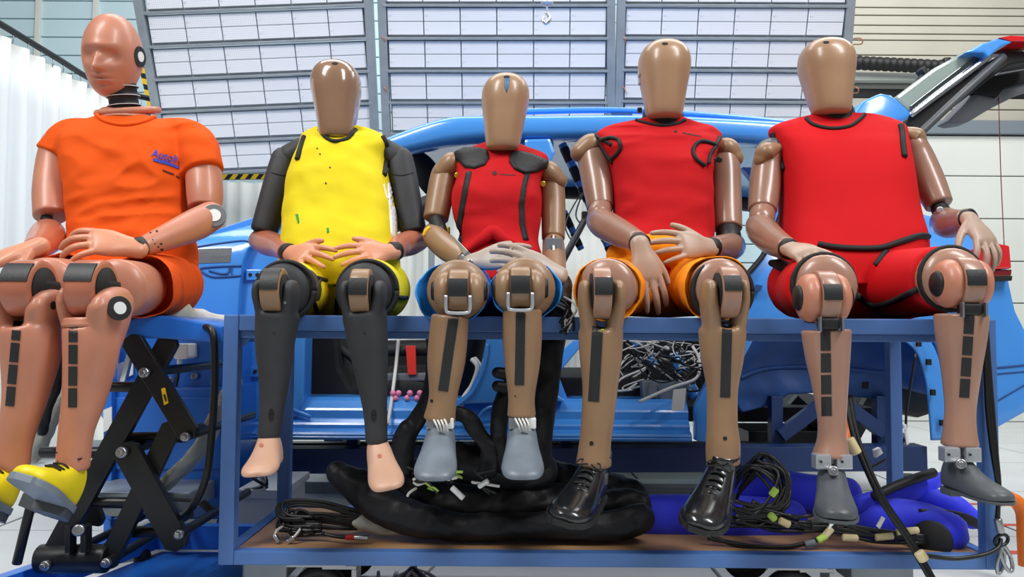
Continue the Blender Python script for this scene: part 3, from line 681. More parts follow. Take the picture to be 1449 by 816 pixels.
ob('seat_tray', slab([(545, 528), (640, 527), (640, 538), (545, 540)], 3.2, 0.3, 0.008), 'trim_grey', se, False)
ob('strap', slab([(574, 489), (588, 489), (589, 530), (577, 530)], 3.19, 0.012, 0.002), 'strap_red', se, False, label='red webbing strap')
for k in range(9):
    x = 556 + (k % 5) * 8 + (4 if k > 4 else 0); x += 8 if x > 567 else 0; x += 6 if x > 582 else 0
    bmv = lathe([(0.0005, -0.012), (0.008, -0.009), (0.012, 0), (0.008, 0.009), (0.0005, 0.012)], P(x, 556 if k < 5 else 563, 3.1), (0.2, 0.3, 1), 10)
    ob('bead', bmv, 'beads_pink', se)
ob('cable_duct', ptube([(668, 508, 3.12), (676, 520, 3.1), (668, 545, 3.1), (655, 565, 3.08), (650, 590, 3.0)], 0.01, 8), 'cable_white', car)
ob('cable_duct', ptube([(672, 506, 3.13), (680, 520, 3.11), (672, 545, 3.11), (659, 568, 3.09)], 0.007, 8), 'cable_white', car)
ob('cable_duct', ptube([(564, 478, 3.2), (560, 520, 3.2), (552, 580, 3.05), (548, 600, 2.98)], 0.007, 8), 'cable_white', car)
ob('rear_floor_box', slab([(722, 534), (912, 534), (912, 580), (722, 580)], 3.25, 0.9, 0.01), 'black_matte', car, False)
ob('rear_side_lining', slab([(880, 462), (1035, 462), (1010, 540), (985, 580), (880, 580)], 3.7, 0.06, 0.01), 'seat_black', car, False)
ob('rear_brace', slab([(790, 500), (812, 481), (830, 481), (794, 524), (792, 535), (804, 566), (790, 566), (779, 536)], 3.16, 0.06, 0.006), 'car_blue', car, False)
ob('connector_block', join(slab([(908, 538), (975, 541), (972, 570), (912, 572)], 3.15, 0.08, 0.008), slab([(918, 544), (930, 544), (930, 562), (918, 562)], 3.13, 0.04, 0.004)), 'rubber_grey', car, False)
rb_ = thing('measuring_frame', 'blue poles wrapped with black bands inside the open car', 'frame', P(830, 560, 3.5))
def pole(a, b, Y0, Y1, r=0.022, n=5):
    A, B = P(*a, Y0), P(*b, Y1); o = ob('pole', cyl(A, B, r, 16), 'car_blue', rb_)
    for k in range(n):
        f = (k + 0.5) / n; C = A + (B - A) * f; D = (B - A).normalized() * 0.03
        ob('band', cyl(C - D, C + D, r * 1.08, 16), 'black_tape', o)
pole((796, 205), (872, 372), 3.5, 3.5, 0.019, 6); pole((798, 300), (822, 352), 3.7, 3.7, 0.016, 2); pole((897, 478), (926, 512), 3.4, 3.4, 0.022, 1); pole((936, 470), (984, 560), 3.42, 3.3, 0.024, 2)
st = thing('tripod_pole', 'thin black pole with clamp leaning beside the middle dummy', 'pole', P(778, 420, 2.75))
ob('tube', cyl(P(776, 408, 2.7), P(829, 308, 2.9), 0.012, 12), 'black_metal', st)
ob('clamp', box(P(829, 307, 2.9), (0.03, 0.03, 0.04), 0.004), 'black_metal', st, False)
ob('cable', ptube([(825, 320, 2.88), (815, 305, 2.9), (822, 280, 2.95), (834, 262, 3.0)], 0.003, 6), 'cable_black', st)
ob('cable', ptube([(812, 345, 2.85), (800, 320, 2.9), (812, 290, 2.95), (828, 268, 3.0)], 0.003, 6), 'cable_black', st)
# wires in the rear footwell
wt = thing('wire_tangle', 'tangle of black and white measuring wires in the rear of the car', 'wires', P(930, 560, 3.3))
rnd = random.Random(3)
for k in range(60):
    x, y, Y = rnd.uniform(880, 985), rnd.uniform(486, 540), rnd.uniform(3.12, 3.4); pts = []
    for q in range(5):
        pts.append((x, y, Y)); x = min(992, max(872, x + rnd.uniform(-34, 34))); y = min(552, max(482, y + rnd.uniform(-22, 22))); Y = min(3.45, max(3.1, Y + rnd.uniform(-.08, .08)))
    ob('wire', ptube(pts, rnd.choice((0.002, 0.003, 0.004)), 6, 5), 'cable_white' if k % 5 in (0, 2) else 'cable_black', wt)
ob('wire', ptube([(905, 568, 3.0), (950, 548, 3.05), (985, 535, 3.1), (990, 510, 3.15), (980, 490, 3.2)], 0.006, 8), 'cable_white', wt)
tgp = ob('paper_tag', slab([(953, 551), (971, 549), (968, 580), (950, 581)], 2.97, 0.003, 0.0), 'white_plastic', None, False)
tag(tgp, 'white paper tag hanging on the blue door sill', 'tag')
# trestle under the car
tr = thing('car_trestle', 'dark blue steel trestle carrying the stripped car body', 'trestle', P(800, 700, 3.3))
def beam(a, b, Y, wd, th, mat='trestle_navy', nm='beam'):
    return ob(nm, bar(P(*a, Y), P(*b, Y), wd, th), mat, tr, False)
beam((335, 650), (1303, 646), 3.12, 0.092, 0.1); beam((335, 634), (1100, 634), 3.3, 0.05, 0.06, 'black_metal')
beam((335, 650), (1303, 646), 4.3, 0.092, 0.1)
for x in (1097, 1245, 500, 800): beam((x, 560), (x, 636), 3.2, 0.045, 0.05, nm='upright')
beam((1104, 616), (1160, 574), 3.16, 0.05, 0.04, nm='brace'); beam((1198, 574), (1250, 612), 3.16, 0.05, 0.04, nm='brace')
beam((1120, 566), (1190, 630), 3.5, 0.06, 0.05, 'black_metal', 'brace'); beam((1236, 560), (1200, 625), 3.5, 0.06, 0.05, 'black_metal', 'brace')
beam((1045, 617), (1180, 617), 3.5, 0.08, 0.3, 'black_metal')
for x in (380, 760, 1280):
    for Y in (3.12, 4.3):
        p = P(x, 650, 3.12); ob('foot', box2(p.x - 0.05, p.x + 0.05, Y - 0.05, Y + 0.05, 0.0, 0.16, 0.006), 'trestle_navy', tr, False)
gr = ob('floor_rail', join(box2(-1.6, 1.05, 3.5, 3.62, 0.03, 0.05, 0.004), box2(-1.6, 1.05, 3.5, 3.54, 0.0, 0.03), box2(-1.6, 1.05, 3.58, 3.62, 0, 0.03)), 'galvanised', None, False)
tag(gr, 'grey steel rail lying on the floor under the car', 'rail')
bx = thing('equipment_box', 'pale grey box with lid under the left end of the bench', 'box', P(370, 745, 2.6))
ob('body', slab([(336, 704), (398, 704), (398, 752), (336, 752)], 2.6, 0.3, 0.006), 'grey_box', bx, False)
ob('lid', slab([(333, 693), (401, 693), (401, 705), (333, 705)], 2.58, 0.34, 0.006), 'grey_box', bx, False)
cs = thing('cable_cluster', 'black and white cables lying on the box behind the first rubber foot', 'cables', P(365, 690, 2.6))
for k in range(7):
    pts = [(345 + rnd.uniform(-4, 4), 670 + rnd.uniform(-6, 6), 2.6), (368 + rnd.uniform(-6, 6), 674 + rnd.uniform(-10, 12), 2.55), (374 + rnd.uniform(-6, 4), 688 + rnd.uniform(-4, 4), 2.58), (350 + rnd.uniform(-6, 6), 692, 2.6)]
    ob('cable', ptube(pts, 0.004, 6), 'cable_white' if k % 3 == 0 else 'cable_black', cs)
# ------------------------------------------------------------------ crash test dummies
def hand(root, name, wrist, xdir, nrm, side, mat, curls=None, scale=1.0, spread=1.0, thumb=(0.62, 0.72, -0.3), vox=0.0034):
    X = Vector(xdir).normalized(); Z = Vector(nrm); Z = (Z - X * Z.dot(X)).normalized(); Yv = Z.cross(X) * side
    O = Vector(wrist)
    def L(x, y, z): return O + (X * x + Yv * y + Z * z) * scale
    upv = Z
    parts = [limb([(L(-0.012, 0, 0), 0.027 * scale, 0.021 * scale), (L(0.02, 0.001, 0), 0.031 * scale, 0.020 * scale), (L(0.055, 0.001, 0.001), 0.041 * scale, 0.019 * scale), (L(0.088, 0, 0), 0.043 * scale, 0.0145 * scale), (L(0.098, -0.001, -0.002), 0.036 * scale, 0.010 * scale)], up=upv, n=20, exp=2.4)]
    segs = [(0.044, 0.027, 0.022), (0.048, 0.031, 0.023), (0.045, 0.028, 0.023), (0.036, 0.021, 0.020)]
    rts = [(0.086, 0.032), (0.092, 0.011), (0.089, -0.011), (0.082, -0.031)]
    fan = [0.13, 0.03, -0.06, -0.17]
    curls = curls or [(0.3, 0.45, 0.3)] * 4
    for k in range(4):
        x, y = rts[k]; z = 0.0; a = 0.0; sp = fan[k] * spread; r = (0.0098, 0.0102, 0.0096, 0.0084)[k]
        pts = [(L(x - 0.02, y - 0.02 * math.sin(sp), -0.001), r * scale)]
        pts.append((L(x, y, 0.0), r * 1.04 * scale))
        for s in range(3):
            a += curls[k][s]; ln = segs[k][s]
            x += ln * math.cos(a) * math.cos(sp); y += ln * math.cos(a) * math.sin(sp); z -= ln * math.sin(a)
            pts.append((L(x, y, z), r * (0.98, 0.9, 0.74)[s] * scale))
        parts.append(limb(pts, up=upv, n=12, seg=4))
    t = Vector(thumb).normalized(); p = Vector((0.022, 0.022, -0.004)); pts = [(L(*p), 0.0155 * scale)]
    for s, (ln, r) in enumerate(((0.04, 0.0125), (0.032, 0.0112), (0.026, 0.0082))):
        p = p + t * ln; pts.append((L(*p), r * scale)); t = (t + Vector((0.16, -0.10, -0.05))).normalized()
    parts.append(limb(pts, up=upv, n=12, seg=4))
    me = baked(join(*parts), vox * max(scale, 0.85), 2, name='hand')
    o = ob(name, me, mat, root)
    return o
def torso(secs, exp=2.5, n=56, m=7, fn=None, grow=0.0):
    vals = catmull([list(s) + [0] * (6 - len(s)) for s in secs], m); rings = []
    for y, xl_, xr_, Yc, hd, drop in vals:
        c = P((xl_ + xr_) / 2, y, Yc); hw = max(0.004, (xr_ - xl_) / 2 * mpp(Yc) + grow); hd = max(0.004, hd + grow); rg = []
        for j in range(n):
            th = 2 * math.pi * j / n; cs, sn = math.cos(th), math.sin(th)
            cx = math.copysign(abs(cs) ** (2 / exp), cs); sx = math.copysign(abs(sn) ** (2 / exp), sn)
            v = Vector((c.x + hw * cx, Yc + hd * sx, c.z - drop * abs(cx) ** 2))
            rg.append(fn(v) if fn else v)
        rings.append(rg)
    V, Fc = loft(rings)
    Fc = [tuple(reversed(q)) for q in Fc]
    return V, Fc
def folds(co, seed, amp=0.007):
    q = Vector((co.x * 9, co.y * 6, co.z * 15)) + Vector((seed, seed * 2, 0)); q += noise.noise_vector(q * 0.4) * 0.8
    r = 1 - abs(noise.noise(q)); r2 = noise.noise(q * 2.2)
    return co + Vector((0, -1, 0)) * (amp * (r * r - 0.5) + amp * 0.35 * r2)
def trouser_leg(root, pts, mat, amp=0.07, seed=0.0, deep=0.08, n=48, kf=2.2):
    """loose hanging leg of a pair of shorts, open at the hem; pts (x, y, Y, width px, height px)"""
    vals = catmull([list(p) for p in pts], 8); rings = []
    def rg(v, q, back, t):
        c = P(v[0], v[1], v[2]) + Vector((0, back, 0)); a, b = v[3] / 2 * mpp(v[2]), v[4] / 2 * mpp(v[2]); o = []
        for j in range(n):
            th = 2 * math.pi * j / n
            k = 1 + amp * (0.35 + 0.65 * t) * (noise.noise(Vector((math.cos(th) * kf, math.sin(th) * kf, t * 1.2 + seed))) + 0.4 * noise.noise(Vector((math.cos(th) * kf * 2.3, math.sin(th) * kf * 2.3, t * 2 + seed))))
            o.append(c + Vector((a * math.cos(th) * k * q, 0.012 * t * math.sin(th * 3 + seed), b * math.sin(th) * k * q)))
        return o
    m = len(vals)
    for i, v in enumerate(vals): rings.append(rg(v, 1.0, 0, i / (m - 1)))
    rings.append(rg(vals[-1], 1.012, -0.003, 1)); rings.append(rg(vals[-1], 0.985, -0.004, 1)); rings.append(rg(vals[-1], 0.965, 0.004, 1)); rings.append(rg(vals[-1], 0.93, deep * 0.5, 1)); rings.append(rg(vals[-1], 0.9, deep, 1))
    V, Fc = loft(rings); return ob('shorts_leg', (V, Fc), mat, root)
def egg_head(root, top, bot, wpx, Y, mat, tilt=0.0, depth=0.098):
    """featureless head: top and bottom pixel, widest width"""
    prof = [(0.0, .50, .42), (.03, .64, .56), (.09, .71, .66), (.2, .765, .76), (.35, .84, .87), (.5, .925, .95), (.62, .985, 1.0), (.71, 1.0, 1.0), (.8, .965, .95), (.88, .85, .83), (.94, .66, .65), (.98, .4, .4), (1.0, .1, .1)]
    vals = catmull([list(p) for p in prof], 4); rings = []; n = 40
    T, Bt = P(*top, Y - 0.01), P(*bot, Y - 0.035 - tilt); ax = T - Bt; hw = wpx / 2 * mpp(Y)
    for t, a, b in vals:
        c = Bt + ax * t; c.y += 0.02 * (1 - t) * 0 + 0.028 * math.sin(math.pi * t) * 0.4
        rg = []
        for j in range(n):
            th = 2 * math.pi * j / n; cs, sn = math.cos(th), math.sin(th); fl_ = 0.92 if sn < 0 else 1.0
            e = 2.25
            rg.append(Vector((c.x + hw * a * math.copysign(abs(cs) ** (2 / e), cs), c.y + depth * b * fl_ * math.copysign(abs(sn) ** (2 / e), sn), c.z)))
        rings.append(rg)
    V, Fc = loft(rings); Fc = [tuple(reversed(q)) for q in Fc]
    o = ob('head', (V, Fc), mat, root); sk = Skin((V, Fc))
    x, y = top
    ob('skull_hole', decal(sk, [(x + 4.5 * math.cos(k * math.pi / 6), y + 4 + 1.8 * math.sin(k * math.pi / 6)) for k in range(12)], 0.001, 8, Y), 'black_matte', o, False)
    return o, sk
def seg_tape(c, r, hw, a0, a1, n=12):
    """band bent round a drum whose axis is X; angle 0 = towards the camera, positive upward"""
    c = Vector(c); V = []; Fc = []
    for rr in (r + 0.0018, r - 0.003):
        for i in range(n + 1):
            a = a0 + (a1 - a0) * i / n
            for s in (-1, 1): V.append(c + Vector((s * hw, -math.cos(a) * rr, math.sin(a) * rr)))
    k = 2 * (n + 1)
    for i in range(n):
        b = 2 * i; Fc += [(b, b + 1, b + 3, b + 2), (b + k, b + 2 + k, b + 3 + k, b + 1 + k), (b, b + 2, b + 2 + k, b + k), (b + 1, b + 1 + k, b + 3 + k, b + 3)]
    Fc += [(0, k, k + 1, 1), (2 * n, 2 * n + 1, 2 * n + 1 + k, 2 * n + k)]
    return V, Fc
def drum(c, r, hw, n=32):
    return lathe([(r * 0.82, -hw), (r * 0.97, -hw * 0.97), (r, -hw * 0.8), (r, hw * 0.8), (r * 0.97, hw * 0.97), (r * 0.82, hw)], c, (1, 0, 0), n)
def leg(root, thigh, shin, knee, ears, tape, mats, kneetape=(-0.25, 0.6), style='slot', shin_top='bevel', holes=(), ratio=1.05):
    """thigh / shin in pixels; knee = (x, y, Y, radius m, band width px)"""
    mt, ms, mk = mats
    ob('thigh', plimb(thigh, 1.0, n=30, cap1='lip', flat=0.35), mt, root)
    kx, ky, kY, kr, bw = knee; kc = P(kx, ky, kY); hw = bw / 2 * mpp(kY)
    kn = ob('knee_band', drum(kc, kr, hw), mk, root)
    ob('knee_tape', seg_tape(kc, kr, hw * 0.96, *kneetape), 'black_tape', kn, False, label='black tape patch across the knee')
    ob('knee_slot_dark', box(kc + Vector((0, 0.03, -0.02)), (hw * 2 + 0.012, kr * 1.0, kr * 1.3), 0.01), 'black_matte', root)  # black block added behind the drum, puts the slot's shade into colour
    body = plimb(shin, ratio, n=28, cap0=shin_top, cap1='bevel')
    if style == 'slot':
        for s in (-1, 1): ob('knee_recess_dark', lathe([(0.001, 0), (kr * 0.74, 0), (kr * 0.74, 0.004), (0.001, 0.004)], kc + Vector((s * hw * 0.97, 0, 0)), (s, 0, 0), 24), 'black_matte', kn)  # black discs paint the dark recess beside the drum
    if style == 'slot':
        prt = [body]
        for (ex, w_) in ears[0]:
            yt_, yb_ = ears[1]
            prt.append(plimb([(ex, yt_ + w_ * 0.55, kY + 0.004, w_ * 0.9, 2.7), (ex, (yt_ + yb_) / 2, kY + 0.006, w_ * 1.06, 2.45), (ex + (shin[0][0] - ex) * 0.2, yb_, kY + 0.012, w_ * 1.15, 1.9), (ex + (shin[1][0] - ex) * 0.35, yb_ + 34, kY + 0.015, w_ * 0.9, 1.6)], n=20, exp=2.3))
        me = baked(join(*prt), 0.0052, 5, name='lower_leg')
    else:
        me = bpy.data.meshes.new('lower_leg'); me.from_pydata([tuple(v) for v in body[0]], [], body[1]); me.update()
        for s in (-1, 1):
            c = kc + Vector((s * (hw + 0.012), 0.004, -0.002))
            lobe = ob('knee_lobe', lathe([(kr * 0.93, -0.012), (kr * 0.93, 0.0), (kr * 0.84, 0.012), (kr * 0.6, 0.02), (0.001, 0.024)], c, (s, 0, 0), 26), ms if style == 'tan' else 'skin_salmon', kn)
            ob('pivot_cap', lathe([(kr * 0.5, 0), (kr * 0.5, 0.008), (kr * 0.42, 0.014), (0.001, 0.015)], c + Vector((s * 0.014, 0, 0)), (s, 0, 0), 20), 'black_rubber', kn)
        if style == 'tan':
            z0 = kc.z - kr * 0.55; sx_ = hw + 0.004
            ob('knee_bracket', tube([kc + Vector((-sx_, -kr * 0.95, -kr * 0.3)), kc + Vector((-sx_, -kr * 0.86, -kr * 0.95)), kc + Vector((-sx_ * 0.7, -kr * 0.8, -kr * 1.12)), kc + Vector((sx_ * 0.7, -kr * 0.8, -kr * 1.12)), kc + Vector((sx_, -kr * 0.86, -kr * 0.95)), kc + Vector((sx_, -kr * 0.95, -kr * 0.3))], 0.0042, 8, 4), 'alu', root)
        else:
            for s in (-1, 1): ob('knee_strap', box(kc + Vector((s * (hw + 0.004), -kr * 0.72, -kr * 1.05)), (0.005, 0.012, kr * 0.55), 0.001), 'steel', root, False)
            ob('knee_stop', box(kc + Vector((0, -kr * 0.45, -kr * 1.02)), (hw * 2.1, 0.03, 0.026), 0.006), 'black_rubber', root)
    lo = ob('lower_leg', me, ms, root); sk = Skin(me)
    (ax, ay), (bx_, by), tw, tn, gap = tape
    for k in range(tn):
        f0, f1 = k / tn + gap / 2, (k + 1) / tn - gap / 2
        ob('shin_tape', decal(sk, strip_px((ax + (bx_ - ax) * f0, ay + (by - ay) * f0), (ax + (bx_ - ax) * f1, ay + (by - ay) * f1), tw), 0.0016, 8, kY), 'black_tape', lo, False)
    for (hx, hy, hr, hs) in holes:
        ob('screw_hole', decal(sk, [(hx + hr * math.cos(k * math.pi / 5), hy + hr * hs * math.sin(k * math.pi / 5)) for k in range(10)], 0.001, 8, kY), 'black_matte', lo, False)
    return lo, sk, kc
SHOE = [(-0.066, .016, -.03, -.07), (-.058, .028, -.005, -.082), (-.035, .036, .022, -.085), (0.0, .038, .03, -.086), (.035, .040, .012, -.087), (.07, .044, -.012, -.088), (.11, .049, -.032, -.088), (.15, .050, -.042, -.087), (.18, .044, -.048, -.086), (.2, .034, -.054, -.083), (.212, .016, -.062, -.078)]
BARE = [(-0.060, .016, -.03, -.07), (-.05, .027, -.0, -.08), (-.03, .033, .026, -.083), (0.0, .036, .032, -.084), (.03, .038, .012, -.08), (.07, .041, -.014, -.074), (.11, .045, -.034, -.074), (.15, .047, -.045, -.078), (.18, .043, -.052, -.082), (.2, .033, -.06, -.083), (.21, .016, -.068, -.08)]
def foot_frame(ankle, toe, up):
    X = Vector(toe).normalized(); Z = Vector(up); Z = (Z - X * Z.dot(X)).normalized(); return Vector(ankle), X, Z.cross(X), Z
def foot_loft(secs, fr, scale=1.0, wid=1.0, n=28, grow=0.0, zoff=0.0):
    O, X, Yv, Z = fr; rings = []
    for x, hw, ztp, zbt in catmull([list(s) for s in secs], 4):
        hw = max(hw * wid + grow, 0.003); mid = ztp * 0.3 + zbt * 0.7; rg = []
        for j in range(n):
            th = 2 * math.pi * j / n; c, s = math.cos(th), math.sin(th)
            yy = hw * math.copysign(abs(c) ** (0.8), c)
            zz = mid + (ztp - mid) * s ** 0.95 if s > 0 else mid + (mid - zbt) * math.copysign(abs(s) ** 0.45, s)
            rg.append(O + (X * x + Yv * yy + Z * (zz + zoff)) * scale)
        rings.append(rg)
    return loft(rings)
def sole_slab(secs, fr, scale, wid, grow, z0, z1, x0=-1, x1=1):
    O, X, Yv, Z = fr; q = [s for s in catmull([list(s) for s in secs], 3) if x0 <= s[0] <= x1]
    pl = [(s[0] + (grow if s is q[-1] else (-grow if s is q[0] else 0)), s[1] * wid + grow) for s in q]
    out = [O + (X * x + Yv * y + Z * z0) * scale for x, y in pl] + [O + (X * x - Yv * y + Z * z0) * scale for x, y in reversed(pl)]
    return wslab(out, (z0 - z1) * scale, 0.0015, axis=-Z)
def laces(root, fr, secs, scale, mat, n=4, wid=1.0):
    O, X, Yv, Z = fr
    vals = catmull([list(s) for s in secs], 8)
    def top(x, y):
        s = min(vals, key=lambda q: abs(q[0] - x)); mid = s[2] * 0.3 + s[3] * 0.7; c = min(0.98, abs(y) / (s[1] * wid)) ; return mid + (s[2] - mid) * math.sqrt(1 - c * c) + 0.003
    for k in range(n):
        x = 0.032 + 0.017 * k
        for sg in (-1, 1):
            pts = [O + (X * (x + 0.006 * t) + Yv * (sg * 0.020 * (1 - 2 * t)) + Z * top(x, 0.020 * (1 - 2 * t))) * scale for t in (0, .25, .5, .75, 1)]
            ob('lace', tube(pts, 0.0024 * scale, 6, 3), mat, root)
    for sg in (-1, 1):
        b = O + (X * 0.03 + Z * (top(0.03, 0) + 0.004)) * scale
        ob('lace', tube([b, b + (Yv * sg * 0.025 + X * 0.012 + Z * 0.006) * scale, b + (Yv * sg * 0.03 + X * 0.03 - Z * 0.004) * scale, b + (X * 0.01) * scale], 0.0022 * scale, 6, 4), mat, root)
def cuff(root, p, d, r, ln, mat='black_rubber', name='wrist_joint'):
    d = Vector(d).normalized(); p = Vector(p); return ob(name, cyl(p - d * ln / 2, p + d * ln / 2, r, 20), mat, root)

# ---- dummy with a face, orange clothes, on the lift table -------------------------------------------------
d1 = thing('crash_test_dummy', 'terracotta dummy with a modelled face, orange shirt and yellow shoes on the lift', 'dummy', P(200, 445, 2.15), 'crash test dummies in a row')
def face_head(c, yaw, pitch, roll, H=0.118, W=0.078, D=0.099):
    nu, nv = 120, 110; V = []; g = lambda t, s: math.exp(-(t / s) ** 2)
    R = Matrix.Rotation(yaw, 3, 'Z') @ Matrix.Rotation(roll, 3, 'Y') @ Matrix.Rotation(pitch, 3, 'X')
    Fc = []
    for i in range(nv + 1):
        ph = math.pi * (i + 0.02) / (nv + 0.04); zz = -math.cos(ph); rr = math.sin(ph) ** (0.92 if zz > 0 else 0.92 + 0.24 * max(-1, zz * 1.6))
        for j in range(nu):
            th = 2 * math.pi * j / nu; cs, sn = math.cos(th), math.sin(th)      # face along -Y
            k = zz
            wl = 1.0 - 0.10 * max(0, -k - 0.05) ** 1.2 if k < 0 else 1.0
            x = W * rr * cs * wl; z = H * zz
            dl = 1.0 - (0.42 * max(0, -k - 0.2) if sn > 0 else 0.10 * max(0, -k - 0.1))
            y = D * rr * sn * dl
            if sn > 0: z += 0.035 * max(0, -k) * sn               # jaw underside slopes up to the nape
            if sn < 0:
                fr = (-sn) ** 1.2 * rr
                fd = 0.0
                fd += 0.031 * g(x, 0.0085) * min(1, max(0, (0.012 - z) / 0.05)) ** 1.1 * (1 if z > -0.043 else max(0, 1 - (-0.043 - z) / 0.007))
                fd += 0.008 * (g(x - 0.011, 0.007) + g(x + 0.011, 0.007)) * g(z + 0.037, 0.009)
                fd -= 0.019 * (g(x - 0.034, 0.021) + g(x + 0.034, 0.021)) * g(z + 0.006, 0.019)
                fd += 0.0045 * g(z - 0.022, 0.012) * g(x, 0.045)
                fd -= 0.006 * g(x, 0.02) * g(z - 0.004, 0.012)
                lip = g(x, 0.021)
                fd += 0.0075 * lip * g(z + 0.059, 0.006) + 0.0065 * lip * g(z + 0.073, 0.006) - 0.006 * lip * g(z + 0.066, 0.0025)
                fd -= 0.004 * lip * g(z + 0.084, 0.007)
                fd += 0.006 * g(x, 0.02) * g(z + 0.1, 0.014)
                fd -= 0.005 * (g(x - 0.045, 0.02) + g(x + 0.045, 0.02)) * g(z + 0.06, 0.025)
                y -= fd * min(1, fr * 1.6)
            V.append(c + R @ Vector((x, y, z)))
    for i in range(nv):
        for j in range(nu):
            a = i * nu + j; b = i * nu + (j + 1) % nu; Fc.append((a, b, b + nu, a + nu))
    Fc.append(tuple(reversed(range(nu)))); Fc.append(tuple(range(nv * nu, (nv + 1) * nu)))
    return (V, Fc), R
hc = P(160, 80, 2.3)
hm, R1 = face_head(hc, 0.04, 0.22, 0.05)
h1 = ob('head', hm, 'skin_salmon', d1)
ec = hc + R1 @ Vector((0.0745, -0.004, 0.004)); en = (R1 @ Vector((1, -0.16, 0.04))).normalized()
ob('ear_target', lathe([(0.0, 0.0), (0.029, 0.0), (0.029, 0.007), (0.0, 0.0075)], ec - en * 0.002, en, 28), 'black_rubber', h1, False, label='round black target disc with a white centre')
ob('target_centre', lathe([(0.0, 0.0), (0.0145, 0.0), (0.0145, 0.002), (0.0, 0.0022)], ec + en * 0.0055, en, 24), 'white_plastic', h1, False)
nk = thing  # neck column of rubber discs and plates
n0, n1 = P(179, 172, 2.33), P(170, 108, 2.31)
pr = []; L = (n1 - n0).length
for k in range(5):
    b = L * k / 5; pr += [(0.040, b), (0.040, b + L * 0.13), (0.045, b + L * 0.135), (0.045, b + L * 0.165), (0.040, b + L * 0.17)]
no = ob('neck', lathe(pr, n0, n1 - n0, 30), 'black_rubber', d1)
for k in range(4):
    a = n0 + (n1 - n0) * (k * 0.2 + 0.145); ob('neck_plate', lathe([(0.03, 0), (0.0462, 0), (0.0462, 0.0016), (0.03, 0.0016)], a, n1 - n0, 30), 'white_plastic', no, False)
sh1 = torso([(398, 112, 272, 2.22, .11), (360, 103, 276, 2.25, .115), (300, 101, 268, 2.29, .118), (245, 94, 268, 2.31, .12), (208, 88, 274, 2.33, .11), (188, 88, 272, 2.34, .09), (178, 100, 258, 2.345, .075), (171, 128, 232, 2.345, .062), (167, 140, 218, 2.345, .055)], fn=wrinkle(0.006, 9, (0.7, 1, 1.6), 2.0))
slv = [plimb([(128, 192, 2.34, 48), (104, 194, 2.335, 54), (92, 203, 2.33, 56), (80, 220, 2.32, 54)], 1.0, n=28, cap1='bevel'), plimb([(236, 190, 2.34, 46), (262, 192, 2.33, 50), (278, 208, 2.31, 60), (287, 242, 2.285, 60)], 1.0, n=28, cap1='bevel')]
shm = baked(join(sh1, *slv), 0.0065, 4, lambda co: folds(co, 2.0, 0.013))
so = ob('shirt', shm, 'cloth_orange', d1); sk1 = Skin(shm)
ob('neck_collar', limb([(P(179, 178, 2.34), 0.088, 0.068), (P(180, 168, 2.345), 0.082, 0.062), (P(181, 163, 2.347), 0.078, 0.058)], n=30, cap0='flat', cap1='flat', up=(0, -1, 0)), 'skin_salmon', d1)
cq = P(181, 158, 2.347)
ob('collar_rim', tube([cq + Vector((0.084 * math.cos(a), 0.064 * math.sin(a), 0.016 * math.sin(a) + 0.006 * math.cos(a))) for a in [k * 2 * math.pi / 24 for k in range(25)]], 0.010, 12, 2), 'skin_salmon', d1)
ob('collar_dark_fill', lathe([(0.001, 0), (0.066, 0), (0.066, 0.004), (0.001, 0.004)], cq + Vector((0, 0, -0.012)), (0, 0, 1), 24), 'black_matte', d1)  # black disc paints the shaded inside of the collar
ob('shirt_neckband', piping(sk1, [(136, 160), (140, 166), (152, 173), (172, 177), (196, 175), (214, 168), (222, 160)], 0.006), 'cloth_orange', so)
ob('print', text_on(sk1, 'Autoli', 214, 221, 15, (1, 0.27), 0.0025), 'ink_blue', so, False, label='blue printed lettering on the chest')
ob('print_underline', decal(sk1, [(217, 224), (236, 228), (254, 236), (253, 239), (235, 233), (217, 228)], 0.0025, 5), 'ink_blue', so, False)
for q in ([(230, 240), (238, 243), (246, 246), (246, 248), (237, 245), (230, 242)], [(249, 248), (254, 251), (254, 253), (249, 250)]): ob('ink_smudge', decal(sk1, q, 0.002, 4), 'ink_dark', so, False)
# arms
ob('upper_arm', plimb([(82, 206, 2.32, 46), (76, 230, 2.31, 46), (72, 270, 2.28, 48), (72, 304, 2.25, 46)], 1.0, n=28, cap1='bevel'), 'skin_salmon', d1)
ob('elbow_joint', plimb([(66, 310, 2.24, 16), (64, 328, 2.2, 14)], n=14), 'black_rubber', d1)
fa = ob('forearm', plimb([(68, 332, 2.22, 46), (64, 338, 2.14, 46), (58, 345, 2.06, 40), (50, 352, 1.97, 34)], 1.0, n=26), 'skin_salmon_dark', d1)
hand(d1, 'hand', P(50, 350, 1.95), (-0.72, -0.52, -0.42), (-0.35, -0.55, 0.76), 1, 'skin_hand_salmon', [(0.35, 0.5, 0.35)] * 4, 1.0, 1.2, thumb=(0.7, 0.55, -0.45))
ob('upper_arm', plimb([(284, 216, 2.31, 48), (288, 245, 2.29, 50), (290, 275, 2.27, 50), (290, 292, 2.26, 46)], 1.0, n=28, cap1='bevel'), 'skin_salmon', d1)
ob('elbow_joint', plimb([(284, 294, 2.26, 22), (292, 306, 2.22, 22)], n=14), 'black_rubber', d1)
fa = plimb([(298, 306, 2.2, 42), (276, 318, 2.15, 45), (240, 334, 2.07, 38), (203, 349, 2.0, 29)], 1.0, n=26, cap1='bevel')
fo = ob('forearm', fa, 'skin_salmon', d1)
ep = P(303, 305, 2.16); en = Vector((0.35, -0.9, 0.2)).normalized()
t_ = ob('elbow_target', lathe([(0.0, 0), (0.031, 0), (0.031, 0.008), (0.0, 0.009)], ep - en * 0.005, en, 24), 'trim_grey', fo, False, label='round grey target disc on the elbow')
